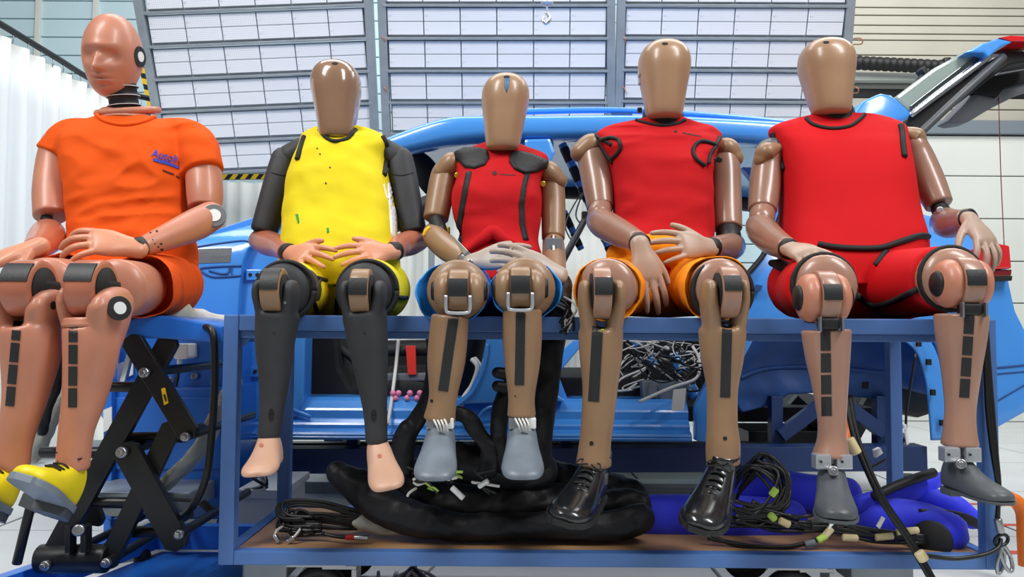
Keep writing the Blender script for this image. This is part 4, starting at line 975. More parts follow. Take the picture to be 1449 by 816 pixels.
ob('target_centre', lathe([(0.0, 0), (0.017, 0), (0.017, 0.002), (0.0, 0.0022)], ep + en * 0.0035, en, 20), 'white_plastic', fo, False)
skf = Skin(fa)
for x, y, r in ((222, 327, 2), (213, 329, 1.5), (228, 345, 2), (229, 353, 2.4), (219, 345, 1.2), (216, 339, 1.0), (224, 349, 1.4)):
    ob('scuff', decal(skf, [(x + r * math.cos(k), y + r * 0.8 * math.sin(k)) for k in range(6)], 0.0008, 6, 2.0), 'ink_dark', fo, False)
cuff(d1, P(197, 350, 1.99), P(203, 349, 2.0) - P(190, 352, 1.97), 0.026, 0.022)
hand(d1, 'hand', P(191, 351, 1.975), (-0.86, -0.46, 0.14), (0.08, -0.78, 0.62), -1, 'skin_hand_salmon', [(0.4, 0.5, 0.35), (0.38, 0.5, 0.35), (0.34, 0.5, 0.35), (0.3, 0.45, 0.3)], 0.95, 2.0, thumb=(0.75, 0.5, -0.5))
# shorts and legs
prt = [plimb([(130, 402, 2.22, 90), (190, 400, 2.24, 104), (238, 402, 2.24, 96)], 1.0, n=28), plimb([(120, 402, 2.22, 84), (98, 401, 2.1, 84)], 1.0, n=26, cap1='bevel'), plimb([(236, 404, 2.22, 92), (222, 404, 2.12, 92)], 1.0, n=26, cap1='bevel')]
sho = ob('shorts', baked(join(*prt), 0.008, 4, wrinkle(0.007, 16, (1.8, 1, 0.6), 6.0)), 'cloth_orange', d1)
trouser_leg(sho, [(120, 402, 2.2, 84, 84), (102, 401, 2.08, 86, 84), (86, 401, 1.95, 88, 86)], 'cloth_orange', seed=3.0, amp=0.05)
trouser_leg(sho, [(236, 404, 2.2, 92, 90), (220, 404, 2.1, 94, 90), (202, 405, 1.98, 94, 90)], 'cloth_orange', seed=4.0, amp=0.05)
ob('shirt_hem', plimb([(128, 372, 2.22, 60), (186, 374, 2.24, 70), (262, 376, 2.25, 34)], 1.5, n=24), 'cloth_orange', so)
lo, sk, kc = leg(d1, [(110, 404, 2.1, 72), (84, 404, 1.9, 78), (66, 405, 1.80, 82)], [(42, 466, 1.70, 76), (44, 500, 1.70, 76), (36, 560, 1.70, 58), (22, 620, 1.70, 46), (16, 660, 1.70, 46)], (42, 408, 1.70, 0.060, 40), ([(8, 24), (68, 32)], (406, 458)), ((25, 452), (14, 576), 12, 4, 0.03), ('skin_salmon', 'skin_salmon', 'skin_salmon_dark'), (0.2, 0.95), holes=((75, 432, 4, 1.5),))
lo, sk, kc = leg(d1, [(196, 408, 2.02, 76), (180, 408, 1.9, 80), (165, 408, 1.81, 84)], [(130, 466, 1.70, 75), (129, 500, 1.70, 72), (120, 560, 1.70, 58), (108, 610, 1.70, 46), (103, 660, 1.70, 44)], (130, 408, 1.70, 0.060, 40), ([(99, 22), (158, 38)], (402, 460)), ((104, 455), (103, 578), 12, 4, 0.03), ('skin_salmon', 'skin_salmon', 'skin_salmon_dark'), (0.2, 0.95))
kp = kc + Vector((0.058, -0.018, -0.03)); kn_ = Vector((0.8, -0.58, 0.1)).normalized()
t_ = ob('knee_target', lathe([(0, 0), (0.025, 0), (0.025, 0.006), (0, 0.007)], P(168, 436, 1.672) - kn_ * 0.002, kn_, 24), 'black_rubber', lo, False, label='round black target disc on the knee')
ob('target_centre', lathe([(0, 0), (0.013, 0), (0.013, 0.002), (0, 0.0022)], P(168, 436, 1.672) + kn_ * 0.0045, kn_, 20), 'white_plastic', lo, False)
ob('shin_rim', plimb([(130, 459, 1.70, 77), (130, 453, 1.70, 74)], 1.0, n=30, cap0='bevel', cap1='bevel'), 'skin_salmon', lo)
for ax, toe, up in (((102, 664, 1.71), (0.14, -0.88, 0.44), (0.22, 0.48, 0.84)), ((10, 668, 1.71), (0.2, -0.90, 0.36), (0.2, 0.4, 0.88))):
    fr = foot_frame(P(*ax), toe, up); sc_ = 0.80
    s_ = ob('shoe', foot_loft(SHOE, fr, sc_, 1.05), 'leather_yellow', d1, label='yellow canvas shoe with black laces')
    ob('sole', sole_slab(SHOE, fr, sc_, 1.05, 0.004, -0.078, -0.096), 'sole_grey', s_, False)
    ob('heel', sole_slab(SHOE, fr, sc_, 1.0, 0.003, -0.096, -0.118, -0.07, 0.02), 'rubber_dark', s_, False)
    laces(s_, fr, SHOE, sc_, 'black_binding', 5, 1.05)

# ---- dummy in yellow suit ------------------------------------------------------------------------------
d2 = thing('crash_test_dummy', 'glossy brown headed dummy in a yellow suit with black arms and shins', 'dummy', P(480, 448, 2.2), 'crash test dummies in a row')
egg_head(d2, (474, 86), (476, 197), 70, 2.40, 'skin_head_gloss', depth=0.092)
ob('neck', plimb([(477, 206, 2.43, 58), (477, 186, 2.43, 50), (477, 160, 2.43, 46)], 0.9, n=24), 'black_foam', d2)
ty = torso([(405, 398, 566, 2.26, .10), (375, 396, 566, 2.27, .115), (340, 400, 562, 2.31, .125), (300, 403, 560, 2.36, .13), (255, 408, 552, 2.39, .125), (225, 417, 546, 2.41, .11), (205, 424, 550, 2.42, .09), (193, 428, 545, 2.43, .07), (185, 442, 528, 2.43, .058), (181, 458, 508, 2.43, .05)], fn=lambda co: folds(co, 9.0, 0.011), exp=2.6)
so = ob('suit_top', ty, 'cloth_yellow', d2); sk = Skin(ty)
ob('neck_binding', piping(sk, [(452, 184), (458, 192), (468, 199), (480, 200), (492, 196), (500, 188), (504, 183)], 0.006), 'black_binding', so)
for q in ([(541, 194), (546, 206), (545, 226), (543, 248)], [(431, 194), (427, 206), (421, 226)]):
    ob('armhole_binding', piping(sk, q, 0.008), 'black_binding', so)
ob('side_panel', decal(sk, [(548, 258), (553, 256), (558, 280), (561, 310), (560, 345), (553, 330), (551, 300)], 0.002, 6), 'cloth_white', so, True, label='white stretch side panel')
for q in ([(418, 303), (422, 303), (424, 314), (422, 317)], [(462, 323), (465, 322), (466, 328), (463, 330)]):
    ob('ink_mark', decal(sk, q, 0.0015, 5), 'ink_green', so, False)
for x, y in ((449, 210), (467, 237), (461, 259), (453, 218)): ob('ink_dot', decal(sk, [(x + 1.2 * math.cos(k), y + 1.2 * math.sin(k)) for k in range(6)], 0.0012, 5), 'ink_dark', so, False)
for sh_, el, wr, s in (((402, 226), (374, 326), (409, 357), 1), ((567, 226), (585, 326), (557, 355), -1)):
    ob('shoulder_block', plimb([(sh_[0] + 24 * s, 212, 2.42, 34), (sh_[0] + 8 * s, 222, 2.42, 36)], n=18), 'black_foam', d2)
    u = plimb([(sh_[0], sh_[1], 2.42, 36), (sh_[0] - 8 * s if s > 0 else sh_[0] + 5, 258, 2.41, 40), (el[0], el[1], 2.39, 37)], 1.0, n=26, cap0='round', cap1='bevel', exp=2.4)
    uo = ob('upper_arm', u, 'black_foam', d2)
    sku = Skin(u)
    ob('arm_seam', piping(sku, [(sh_[0] - 18 * s, 244), (sh_[0] - 2 * s, 248), (sh_[0] + 12 * s, 246)], 0.0015), 'black_binding', uo)
    e0 = (el[0] - 6 * s, el[1] + 16)
    ob('forearm', plimb([(e0[0], e0[1] - 2, 2.40, 32), (e0[0] + 12 * s, e0[1] + 2, 2.36, 36), (e0[0] + 28 * s, e0[1] + 7, 2.28, 32), (wr[0] - 4 * s, wr[1], 2.2, 26)], 1.0, n=24, cap1='bevel'), 'skin_salmon_dark', d2)
    cuff(d2, P(wr[0] - 1 * s, wr[1], 2.19), (0.6 * s, -0.75, -0.1), 0.025, 0.02)
    hand(d2, 'hand', P(wr[0] + 3 * s, wr[1] + 1, 2.175), (0.70 * s, -0.66, -0.12), (-0.42 * s, -0.66, 0.62), s, 'skin_hand_salmon', [(0.12, 0.2, 0.15)] * 4, 0.84, 1.5, thumb=(0.8, 0.5, 0.1))
prt = [plimb([(425, 410, 2.28, 90), (480, 408, 2.3, 96), (535, 410, 2.28, 92)], 1.0, n=28), plimb([(430, 412, 2.25, 84), (412, 412, 2.05, 84), (402, 412, 1.94, 84)], 1.0, n=26, cap1='bevel'), plimb([(525, 412, 2.25, 92), (526, 412, 2.05, 92), (520, 412, 1.94, 84)], 1.0, n=26, cap1='bevel')]
me = baked(join(*prt), 0.008, 4, wrinkle(0.003, 14, (1, 1, 1), 6.0)); sh_ = ob('suit_shorts', me, 'cloth_yellow', d2); sk = Skin(me)
for q in ([(448, 393), (462, 397), (474, 402), (483, 407)], [(438, 418), (446, 408), (452, 397)], [(440, 420), (446, 433), (450, 446)], [(478, 420), (476, 434), (477, 446)], [(548, 416), (560, 420), (576, 421)]):
    ob('seam_binding', piping(sk, q, 0.0055), 'black_binding', sh_)
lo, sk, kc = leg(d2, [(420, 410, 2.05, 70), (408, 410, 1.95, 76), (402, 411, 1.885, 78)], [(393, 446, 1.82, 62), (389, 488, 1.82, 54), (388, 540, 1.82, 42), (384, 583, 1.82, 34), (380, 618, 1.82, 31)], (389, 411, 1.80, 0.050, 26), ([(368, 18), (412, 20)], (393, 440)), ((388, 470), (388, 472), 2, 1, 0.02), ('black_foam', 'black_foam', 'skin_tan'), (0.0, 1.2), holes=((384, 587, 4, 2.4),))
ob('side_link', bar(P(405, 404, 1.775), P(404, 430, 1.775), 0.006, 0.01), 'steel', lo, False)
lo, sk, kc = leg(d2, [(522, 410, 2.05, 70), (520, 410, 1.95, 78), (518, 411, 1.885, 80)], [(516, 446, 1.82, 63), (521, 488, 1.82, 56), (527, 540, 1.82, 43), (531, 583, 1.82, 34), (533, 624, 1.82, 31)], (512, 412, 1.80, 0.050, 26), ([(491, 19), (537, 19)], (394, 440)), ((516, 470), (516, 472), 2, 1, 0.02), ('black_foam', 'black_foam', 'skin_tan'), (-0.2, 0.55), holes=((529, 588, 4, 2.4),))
for cx_, r_ in ((404, 41), (520, 42)):
    Yk = 1.885; c = P(cx_, 411, Yk); rm = r_ * mpp(Yk)
    ob('thigh_binding', tube([c + Vector((rm * math.cos(a), 0.0, rm * math.sin(a))) for a in [k * 2 * math.pi / 24 for k in range(25)]], 0.006, 8, 2), 'black_binding', d2)
for ax, toe in (((380, 622, 1.82), (0.10, -0.97, 0.0)), ((535, 630, 1.82), (0.25, -0.92, -0.13))):
    fr = foot_frame(P(*ax), toe, (0, -0.6, 0.8)); f_ = ob('foot', foot_loft(BARE, fr, 0.69, 1.16), 'skin_foot', d2, label='pale pink rubber foot')
    ob('ankle', plimb([(ax[0], ax[1] - 16, 1.82, 26), (ax[0], ax[1] + 2, 1.82, 28)], n=18), 'black_rubber', d2)
    skq = Skin(f_.data); sx_, sy_ = (370, 630) if ax[0] < 450 else (537, 645)
    ob('screw', decal(skq, [(sx_ + 3.2 * math.cos(k * math.pi / 5), sy_ + 3 * math.sin(k * math.pi / 5)) for k in range(10)], 0.001, 8, 1.75), 'skin_salmon_dark', f_, False)

# ---- small dummy in red vest and blue shorts -------------------------------------------------------------
d3 = thing('crash_test_dummy', 'small tan dummy in red vest with black shoulder pads and blue shorts', 'dummy', P(700, 448, 2.2), 'crash test dummies in a row')
_, hsk = egg_head(d3, (717, 105), (711, 213), 68, 2.36, 'skin_head', depth=0.09)
ho = bpy.data.objects[_.name]
ob('stain', decal(hsk, [(714, 110), (721, 110), (720, 122), (717, 132), (714, 124)], 0.0006, 5), 'stain_blue', ho, True, label='blue paint streak on the forehead')
ob('neck', plimb([(712, 216, 2.4, 52), (712, 190, 2.4, 44)], 0.9, n=22), 'black_rubber', d3)
tv = torso([(398, 640, 772, 2.26, .10), (365, 646, 768, 2.29, .105), (340, 654, 762, 2.32, .10), (310, 642, 766, 2.35, .115), (280, 639, 767, 2.36, .125), (255, 645, 766, 2.38, .115), (235, 644, 776, 2.395, .095), (220, 642, 774, 2.40, .07), (211, 664, 752, 2.405, .055), (204, 684, 735, 2.405, .045)], fn=lambda co: folds(co, 15.0, 0.006), exp=2.6)
vo = ob('vest', tv, 'cloth_red', d3); sk = Skin(tv)
for q in ([(664, 243), (660, 262), (655, 288), (650, 318), (648, 334)], [(746, 245), (741, 265), (738, 290), (739, 318), (744, 340)]):
    ob('strap', decal(sk, [(x - 3.6, y) for x, y in q] + [(x + 3.6, y) for x, y in reversed(q)], 0.003, 6), 'black_binding', vo, True)
for q in ([(634, 214), (650, 211), (676, 210), (690, 214), (692, 224), (686, 234), (672, 239), (658, 238), (650, 228), (637, 222)], [(722, 218), (734, 215), (752, 219), (770, 226), (782, 232), (781, 238), (770, 238), (756, 244), (742, 246), (728, 240), (721, 230)]):
    ob('shoulder_pad', decal(sk, q, 0.006, 6, 2.36), 'black_nylon', vo, True)
ob('chest_mark', decal(sk, [(700 + 3.6 * math.cos(k * .6), 245 + 3 * math.sin(k * .6)) for k in range(10)], 0.0015, 6), 'ink_dark', vo, False)
ob('ink_smudge', decal(sk, [(708, 246), (722, 247), (730, 247), (730, 248.2), (720, 248.4), (708, 247.4)], 0.0008, 4), 'ink_dark', vo, False)
ob('vest_fold', plimb([(664, 352, 2.2, 8), (682, 338, 2.2, 16), (698, 328, 2.205, 20), (716, 340, 2.2, 16), (742, 350, 2.2, 8)], 0.9, n=16), 'cloth_red', vo)
for pts, s in (([(634, 238, 2.40, 34), (628, 250, 2.40, 38), (622, 280, 2.38, 38), (617, 308, 2.36, 36)], 1), ([(781, 250, 2.40, 34), (781, 262, 2.40, 36), (783, 295, 2.38, 35), (783, 336, 2.34, 33)], -1)):
    ob('upper_arm', plimb(pts, 1.0, n=26, cap1='bevel'), 'skin_tan', d3)
    x, y = pts[0][0], pts[0][1]
    cp = plimb([(x + 20 * s, y - 10, 2.39, 20), (x + 6 * s, y - 7, 2.39, 32), (x - 10 * s, y + 6, 2.39, 24)], 1.3, n=20)
    c_ = ob('shoulder_cap', cp, 'skin_tan', d3)
    ob('bolt', cyl(P(x + 13 * s, y + 10, 2.325), P(x + 13 * s, y + 10, 2.35), 0.009, 10), 'brass', c_)
ob('elbow_joint', plimb([(618, 314, 2.33, 22), (622, 326, 2.3, 22)], n=14), 'black_rubber', d3)
fo = ob('forearm', plimb([(613, 330, 2.33, 30), (618, 338, 2.28, 35), (636, 354, 2.2, 35), (656, 367, 2.13, 26)], 1.0, n=24, cap1='bevel'), 'skin_tan', d3)
ob('yellow_clip', plimb([(600, 332, 2.27, 5), (603, 326, 2.27, 6), (607, 322, 2.27, 5)], n=8), 'hazard_yellow', fo)
ob('elbow_pin', cyl(P(634, 322, 2.3), P(634, 340, 2.3), 0.006, 10), 'brass', fo)
ob('forearm_channel', bar(P(639, 336, 2.22), P(662, 360, 2.1), 0.014, 0.016), 'steel', fo, False)
cuff(d3, P(663, 370, 2.115), (0.7, -0.6, -0.2), 0.021, 0.03, 'steel')
ob('wrist_bolt', cyl(P(665, 371, 2.06), P(665, 371, 2.1), 0.009, 6), 'chrome', d3)
hand(d3, 'hand', P(669, 371, 2.10), (0.90, -0.30, 0.16), (-0.25, -0.85, 0.48), 1, 'skin_hand_grey', [(0.2, 0.3, 0.2)] * 4, 0.86, 0.8, thumb=(0.85, 0.35, 0.0))
fo = ob('forearm', plimb([(783, 344, 2.33, 31), (784, 362, 2.22, 33), (786, 378, 2.1, 30), (787, 387, 2.03, 24)], 1.0, n=22), 'skin_tan', d3)
ob('elbow_plate', box(P(783, 355, 2.2), (0.045, 0.03, 0.07), 0.004), 'trim_grey', fo, False)
ob('elbow_pin', cyl(P(783, 336, 2.22), P(783, 384, 2.1), 0.008, 12), 'chrome', fo)
hand(d3, 'hand', P(787, 388, 1.99), (-0.93, -0.12, 0.36), (0.15, -0.86, 0.48), -1, 'skin_hand_grey', [(0.12, 0.3, 0.3), (0.12, 0.3, 0.3), (0.14, 0.3, 0.3), (0.2, 0.3, 0.3)], 0.90, 0.8, thumb=(0.85, 0.4, -0.3))
prt = [plimb([(650, 410, 2.27, 84), (700, 408, 2.28, 92), (750, 410, 2.27, 84)], 1.0, n=28), plimb([(655, 412, 2.2, 86), (648, 412, 2.06, 86)], 0.9, n=30, cap1='bevel'), plimb([(745, 412, 2.2, 86), (746, 412, 2.06, 86)], 0.9, n=30, cap1='bevel')]
sh_ = ob('shorts', baked(join(*prt), 0.007, 3, wrinkle(0.007, 15, (1.6, .7, 0.8), 21.0)), 'cloth_blue', d3)
trouser_leg(sh_, [(656, 411, 2.16, 84, 80), (648, 412, 2.04, 92, 82), (642, 413, 1.95, 98, 84), (640, 414, 1.875, 102, 88)], 'cloth_blue', seed=1.0, deep=0.03)
trouser_leg(sh_, [(745, 411, 2.16, 84, 80), (746, 411, 2.04, 90, 80), (746, 411, 1.95, 96, 82), (744, 411, 1.875, 99, 86)], 'cloth_blue', seed=5.0, deep=0.03)
for th, shn, kne, tp, hl in (
    ([(652, 410, 2.1, 70), (650, 410, 1.95, 76), (648, 411, 1.865, 88)], [(637, 450, 1.82, 54), (634, 480, 1.82, 55), (631, 515, 1.82, 53), (627, 560, 1.82, 40), (622, 592, 1.82, 45)], (650, 410, 1.80, 0.046, 28), ((642, 447), (627, 553), 14, 1, 0.0), (611, 567, 2, 1.2)),
    ([(745, 410, 2.1, 70), (744, 408, 1.95, 76), (742, 408, 1.865, 88)], [(739, 441, 1.82, 55), (739, 475, 1.82, 56), (739, 515, 1.82, 50), (738, 560, 1.82, 38), (738, 586, 1.82, 40)], (736, 406, 1.80, 0.046, 28), ((737, 436), (735, 545), 13, 2, 0.006), (729, 560, 1, 1))):
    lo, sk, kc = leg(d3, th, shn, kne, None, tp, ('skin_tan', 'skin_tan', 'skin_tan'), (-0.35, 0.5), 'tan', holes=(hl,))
for ax, toe in (((623, 606, 1.82), (0.0, -0.96, -0.16)), ((739, 606, 1.82), (0.0, -0.96, -0.14))):
    fr = foot_frame(P(*ax), toe, (0, -0.7, 0.7)); f_ = ob('foot', foot_loft(BARE, fr, 0.78, 1.22), 'rubber_grey', d3, label='grey blue rubber foot')
    for k in (-1, 1): ob('ankle_block', box(P(ax[0] + 13 * k, ax[1] - 8, 1.81), (0.02, 0.03, 0.024), 0.003), 'white_plastic' if k > 0 else 'steel', d3, False)
    ob('ankle', plimb([(ax[0], ax[1] - 20, 1.825, 24), (ax[0], ax[1] + 2, 1.825, 26)], n=16), 'steel', d3)
    for k in range(4): ob('ankle_wire', ptube([(ax[0] - 10 + 5 * k, ax[1] - 14, 1.79), (ax[0] - 6 + 5 * k, ax[1] - 6, 1.775), (ax[0] - 2 + 4 * k, ax[1] + 4, 1.78)], 0.0025, 6), 'cable_white', d3)

# ---- dummy in red vest and amber shorts -----------------------------------------------------------------
d4 = thing('crash_test_dummy', 'tan dummy in red vest, amber shorts and polished black lace-up shoes', 'dummy', P(940, 448, 2.2), 'crash test dummies in a row')
egg_head(d4, (941, 58), (940, 168), 74, 2.42, 'skin_head')
ob('ear_fitting', join(box(P(905, 112, 2.42), (0.008, 0.02, 0.034), 0.002), box(P(904, 106, 2.4), (0.006, 0.012, 0.012), 0.002)), 'alu', d4, False)
no = ob('neck', plimb([(938, 182, 2.44, 64), (938, 168, 2.44, 60), (938, 152, 2.44, 54)], 0.95, n=26), 'black_rubber', d4)
ob('neck_clip', box(P(905, 156, 2.4), (0.014, 0.014, 0.014), 0.002), 'black_metal', no, False)
tv = torso([(398, 862, 1010, 2.28, .10), (360, 866, 1008, 2.31, .105), (330, 868, 1008, 2.35, .105), (290, 868, 1007, 2.38, .115), (245, 864, 1006, 2.40, .12), (220, 855, 1011, 2.41, .11), (203, 845, 1019, 2.42, .09), (191, 842, 1021, 2.43, .072), (181, 858, 1006, 2.435, .06), (174, 886, 980, 2.435, .052), (170, 905, 968, 2.435, .045)], fn=lambda co: folds(co, 31.0, 0.014), exp=3.0)
vo = ob('vest', tv, 'cloth_red', d4); sk = Skin(tv)
ob('neck_binding', piping(sk, [(900, 170), (912, 174), (935, 178), (956, 176), (970, 170)], 0.005), 'black_binding', vo)
for q in ([(843, 190), (848, 202), (857, 216), (867, 230)], [(850, 199), (862, 195), (874, 198), (878, 207), (874, 217), (863, 227)], [(1018, 194), (1013, 206), (1005, 218), (1002, 232)], [(1014, 206), (1005, 202), (992, 200), (983, 207), (981, 217), (986, 226), (997, 234)]):
    ob('armhole_binding', piping(sk, q, 0.006), 'black_binding', vo)
ob('chest_mark', decal(sk, [(956 + 2.4 * math.cos(k * .6), 186 + 2 * math.sin(k * .6)) for k in range(10)], 0.0015, 6), 'ink_dark', vo, False)
ob('ink_smudge', decal(sk, [(966, 187), (980, 190), (992, 192), (992, 193.4), (978, 191.6), (966, 188.4)], 0.0008, 4), 'ink_dark', vo, False)
ob('upper_arm', plimb([(838, 220, 2.44, 42), (840, 232, 2.43, 44), (846, 262, 2.40, 44), (850, 292, 2.37, 38)], 1.0, n=28, cap1='bevel'), 'skin_brown', d4)
ob('shoulder_cap', plimb([(856, 204, 2.45, 22), (836, 206, 2.44, 34), (820, 216, 2.43, 26)], 1.3, n=22), 'skin_tan', d4)
ob('elbow_joint', plimb([(850, 296, 2.36, 34), (848, 304, 2.34, 34)], n=18), 'skin_brown', d4)
ob('forearm', plimb([(848, 312, 2.34, 38), (856, 318, 2.27, 42), (878, 330, 2.15, 40), (902, 342, 2.03, 32)], 1.0, n=26, cap1='bevel'), 'skin_brown', d4)
cuff(d4, P(905, 344, 2.015), (0.5, -0.7, -0.5), 0.027, 0.016)
hand(d4, 'hand', P(906, 349, 1.995), (0.20, -0.16, -0.97), (0.1, -0.97, 0.2), 1, 'skin_hand', [(0.16, 0.3, 0.25), (0.1, 0.22, 0.2), (0.06, 0.2, 0.2), (0.1, 0.25, 0.2)], 0.88, 1.2, thumb=(0.8, 0.5, -0.15))
ob('upper_arm', plimb([(1027, 224, 2.44, 38), (1027, 238, 2.43, 41), (1028, 280, 2.40, 42), (1030, 322, 2.36, 40)], 1.0, n=28, cap1='bevel'), 'skin_brown', d4)
cp = ob('shoulder_cap', plimb([(1008, 210, 2.45, 20), (1028, 212, 2.44, 34), (1041, 224, 2.43, 22)], 1.3, n=22), 'skin_tan', d4)
for x, y in ((1018, 226), (1010, 227)): ob('bolt', cyl(P(x, y, 2.335), P(x, y, 2.37), 0.009, 10), 'black_rubber', cp)
ob('elbow_joint', plimb([(1030, 328, 2.35, 34), (1032, 338, 2.33, 34)], n=18), 'black_rubber', d4)
ob('forearm', plimb([(1036, 348, 2.34, 38), (1030, 350, 2.27, 40), (1018, 350, 2.2, 35), (1010, 350, 2.14, 30)], 1.0, n=26, cap1='bevel'), 'skin_brown', d4)
cuff(d4, P(1007, 350, 2.125), (-0.8, -0.6, 0), 0.027, 0.016)
hand(d4, 'hand', P(1003, 350, 2.11), (-0.90, -0.42, 0.04), (0.30, -0.90, 0.32), -1, 'skin_hand', [(0.3, 0.3, 0.2), (0.25, 0.3, 0.2), (0.2, 0.3, 0.2), (0.15, 0.3, 0.2)], 0.88, 1.7, thumb=(0.78, 0.6, -0.1))
prt = [plimb([(890, 404, 2.28, 88), (937, 400, 2.29, 100), (985, 404, 2.28, 88)], 1.0, n=28), plimb([(890, 406, 2.2, 84), (878, 407, 2.06, 84)], 0.95, n=30, cap1='bevel'), plimb([(985, 406, 2.2, 84), (1000, 407, 2.06, 84)], 0.95, n=30, cap1='bevel'), plimb([(880, 362, 2.26, 44), (935, 352, 2.2, 46), (1000, 360, 2.26, 44)], 1.2, n=24)]
sh_ = ob('shorts', baked(join(*prt), 0.007, 3, wrinkle(0.008, 17, (1.8, .7, 0.7), 41.0)), 'cloth_amber', d4)
trouser_leg(sh_, [(888, 405, 2.16, 86, 82), (874, 407, 2.04, 90, 84), (864, 409, 1.95, 96, 86), (859, 410, 1.88, 98, 90)], 'cloth_amber', seed=2.0, amp=0.05, deep=0.03)
trouser_leg(sh_, [(988, 405, 2.16, 86, 82), (1002, 406, 2.04, 90, 84), (1011, 407, 1.95, 96, 86), (1015, 408, 1.88, 98, 92)], 'cloth_amber', seed=8.0, amp=0.05, deep=0.03)
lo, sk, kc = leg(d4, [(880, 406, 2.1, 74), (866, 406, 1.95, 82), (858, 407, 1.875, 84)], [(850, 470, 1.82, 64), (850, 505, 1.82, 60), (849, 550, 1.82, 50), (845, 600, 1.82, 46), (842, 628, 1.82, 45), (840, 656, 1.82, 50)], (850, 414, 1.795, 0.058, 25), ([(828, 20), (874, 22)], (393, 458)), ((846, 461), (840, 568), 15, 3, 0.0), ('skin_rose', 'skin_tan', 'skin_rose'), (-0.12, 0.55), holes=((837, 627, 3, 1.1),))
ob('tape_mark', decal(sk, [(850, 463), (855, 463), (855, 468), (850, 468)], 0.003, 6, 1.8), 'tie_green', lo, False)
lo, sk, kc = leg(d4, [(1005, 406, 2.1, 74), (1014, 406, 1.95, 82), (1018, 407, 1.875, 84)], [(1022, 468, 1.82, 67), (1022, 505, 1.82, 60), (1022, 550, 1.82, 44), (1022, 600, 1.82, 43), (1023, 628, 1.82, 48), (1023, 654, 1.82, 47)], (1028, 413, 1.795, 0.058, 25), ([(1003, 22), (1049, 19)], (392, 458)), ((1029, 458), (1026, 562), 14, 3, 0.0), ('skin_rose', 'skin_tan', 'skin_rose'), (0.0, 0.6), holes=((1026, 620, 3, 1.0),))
ob('thigh_binding', tube([P(1022, 412, 1.872) + Vector((0.069 * math.cos(a), 0.0, 0.07 * math.sin(a))) for a in [k * 2 * math.pi / 24 for k in range(25)]], 0.006, 8, 2), 'black_binding', d4)
for ax, toe in (((839, 662, 1.82), (-0.36, -0.92, -0.08)), ((1021, 661, 1.82), (-0.42, -0.88, -0.20))):
    fr = foot_frame(P(*ax), toe, (0, -0.5, 0.86)); sc_ = 0.85
    s_ = ob('shoe', foot_loft(SHOE, fr, sc_, 1.1), 'leather_black', d4, label='polished black leather lace-up shoe')
    ob('sole', sole_slab(SHOE, fr, sc_, 1.1, 0.006, -0.078, -0.092), 'black_rubber', s_, False)
    ob('heel', sole_slab(SHOE, fr, sc_, 1.0, 0.004, -0.092, -0.112, -0.07, 0.01), 'black_rubber', s_, False)
    O, X, Yv, Z = fr
    for x in (0.105, 0.09):
        sx_ = min(catmull([list(s) for s in SHOE], 8), key=lambda q: abs(q[0] - x)); mid = sx_[2] * .3 + sx_[3] * .7
        ob('toe_seam', tube([O + (X * (x - 0.02 * abs(c)) + Yv * (sx_[1] * 1.12 * c) + Z * (mid + (sx_[2] - mid) * math.sqrt(max(0, 1 - c * c)) + 0.001)) * sc_ for c in (-.95, -.7, -.35, 0, .35, .7, .95)], 0.0022, 6, 3), 'leather_black', s_)
    laces(s_, fr, SHOE, sc_, 'black_binding', 4, 1.1)
    ob('collar', limb([(O + (X * -0.012 + Z * 0.012) * sc_, 0.037, 0.046), (O + (X * -0.008 + Z * 0.04) * sc_, 0.035, 0.042)], up=X, n=24, cap0='flat', cap1='bevel'), 'leather_black', s_)

# ---- broad dummy in red suit -----------------------------------------------------------------------------
d5 = thing('crash_test_dummy', 'broad tan dummy in a red neoprene suit with dark rubber feet', 'dummy', P(1215, 450, 2.2), 'crash test dummies in a row')
egg_head(d5, (1169, 56), (1177, 162), 76, 2.42, 'skin_head')
ob('neck', plimb([(1178, 184, 2.45, 78), (1178, 168, 2.44, 64), (1177, 150, 2.44, 54)], 0.95, n=26), 'black_rubber', d5)
ob('neck_collar', limb([(P(1182, 184, 2.45), 0.085, 0.068), (P(1182, 170, 2.45), 0.07, 0.056), (P(1182, 163, 2.45), 0.06, 0.05)], n=26), 'trim_grey', d5)
tv = torso([(405, 1108, 1300, 2.27, .11), (370, 1106, 1304, 2.29, .125), (340, 1106, 1302, 2.33, .14), (300, 1108, 1291, 2.37, .145), (250, 1107, 1284, 2.40, .14), (215, 1100, 1281, 2.42, .12), (196, 1092, 1280, 2.43, .095), (181, 1090, 1279, 2.44, .075), (171, 1118, 1262, 2.445, .06), (166, 1140, 1240, 2.445, .055)], fn=wrinkle(0.003, 7, (1, 1, 1), 51.0), exp=3.0)
vo = ob('suit_top', tv, 'neoprene_red', d5); sk = Skin(tv)
ob('neck_binding', piping(sk, [(1141, 168), (1150, 176), (1166, 181), (1184, 182), (1204, 178), (1218, 168), (1223, 162)], 0.006), 'black_binding', vo)
for q in ([(1094, 188), (1098, 200), (1104, 218), (1110, 240)], [(1274, 178), (1276, 190), (1277, 204), (1279, 222)]):
    ob('armhole_binding', piping(sk, q, 0.009), 'black_binding', vo)
ob('waist_binding', piping(sk, [(1158, 346), (1180, 350), (1210, 352), (1245, 351), (1275, 342), (1300, 334), (1312, 335)], 0.009), 'black_binding', vo)
ob('shoulder_block', plimb([(1100, 206, 2.43, 30), (1086, 214, 2.42, 34)], 1.1, n=18), 'rubber_dark', d5)
ob('upper_arm', plimb([(1088, 216, 2.42, 38), (1085, 236, 2.42, 42), (1082, 268, 2.40, 44), (1079, 296, 2.37, 40)], 1.0, n=28, cap1='bevel'), 'skin_brown', d5)
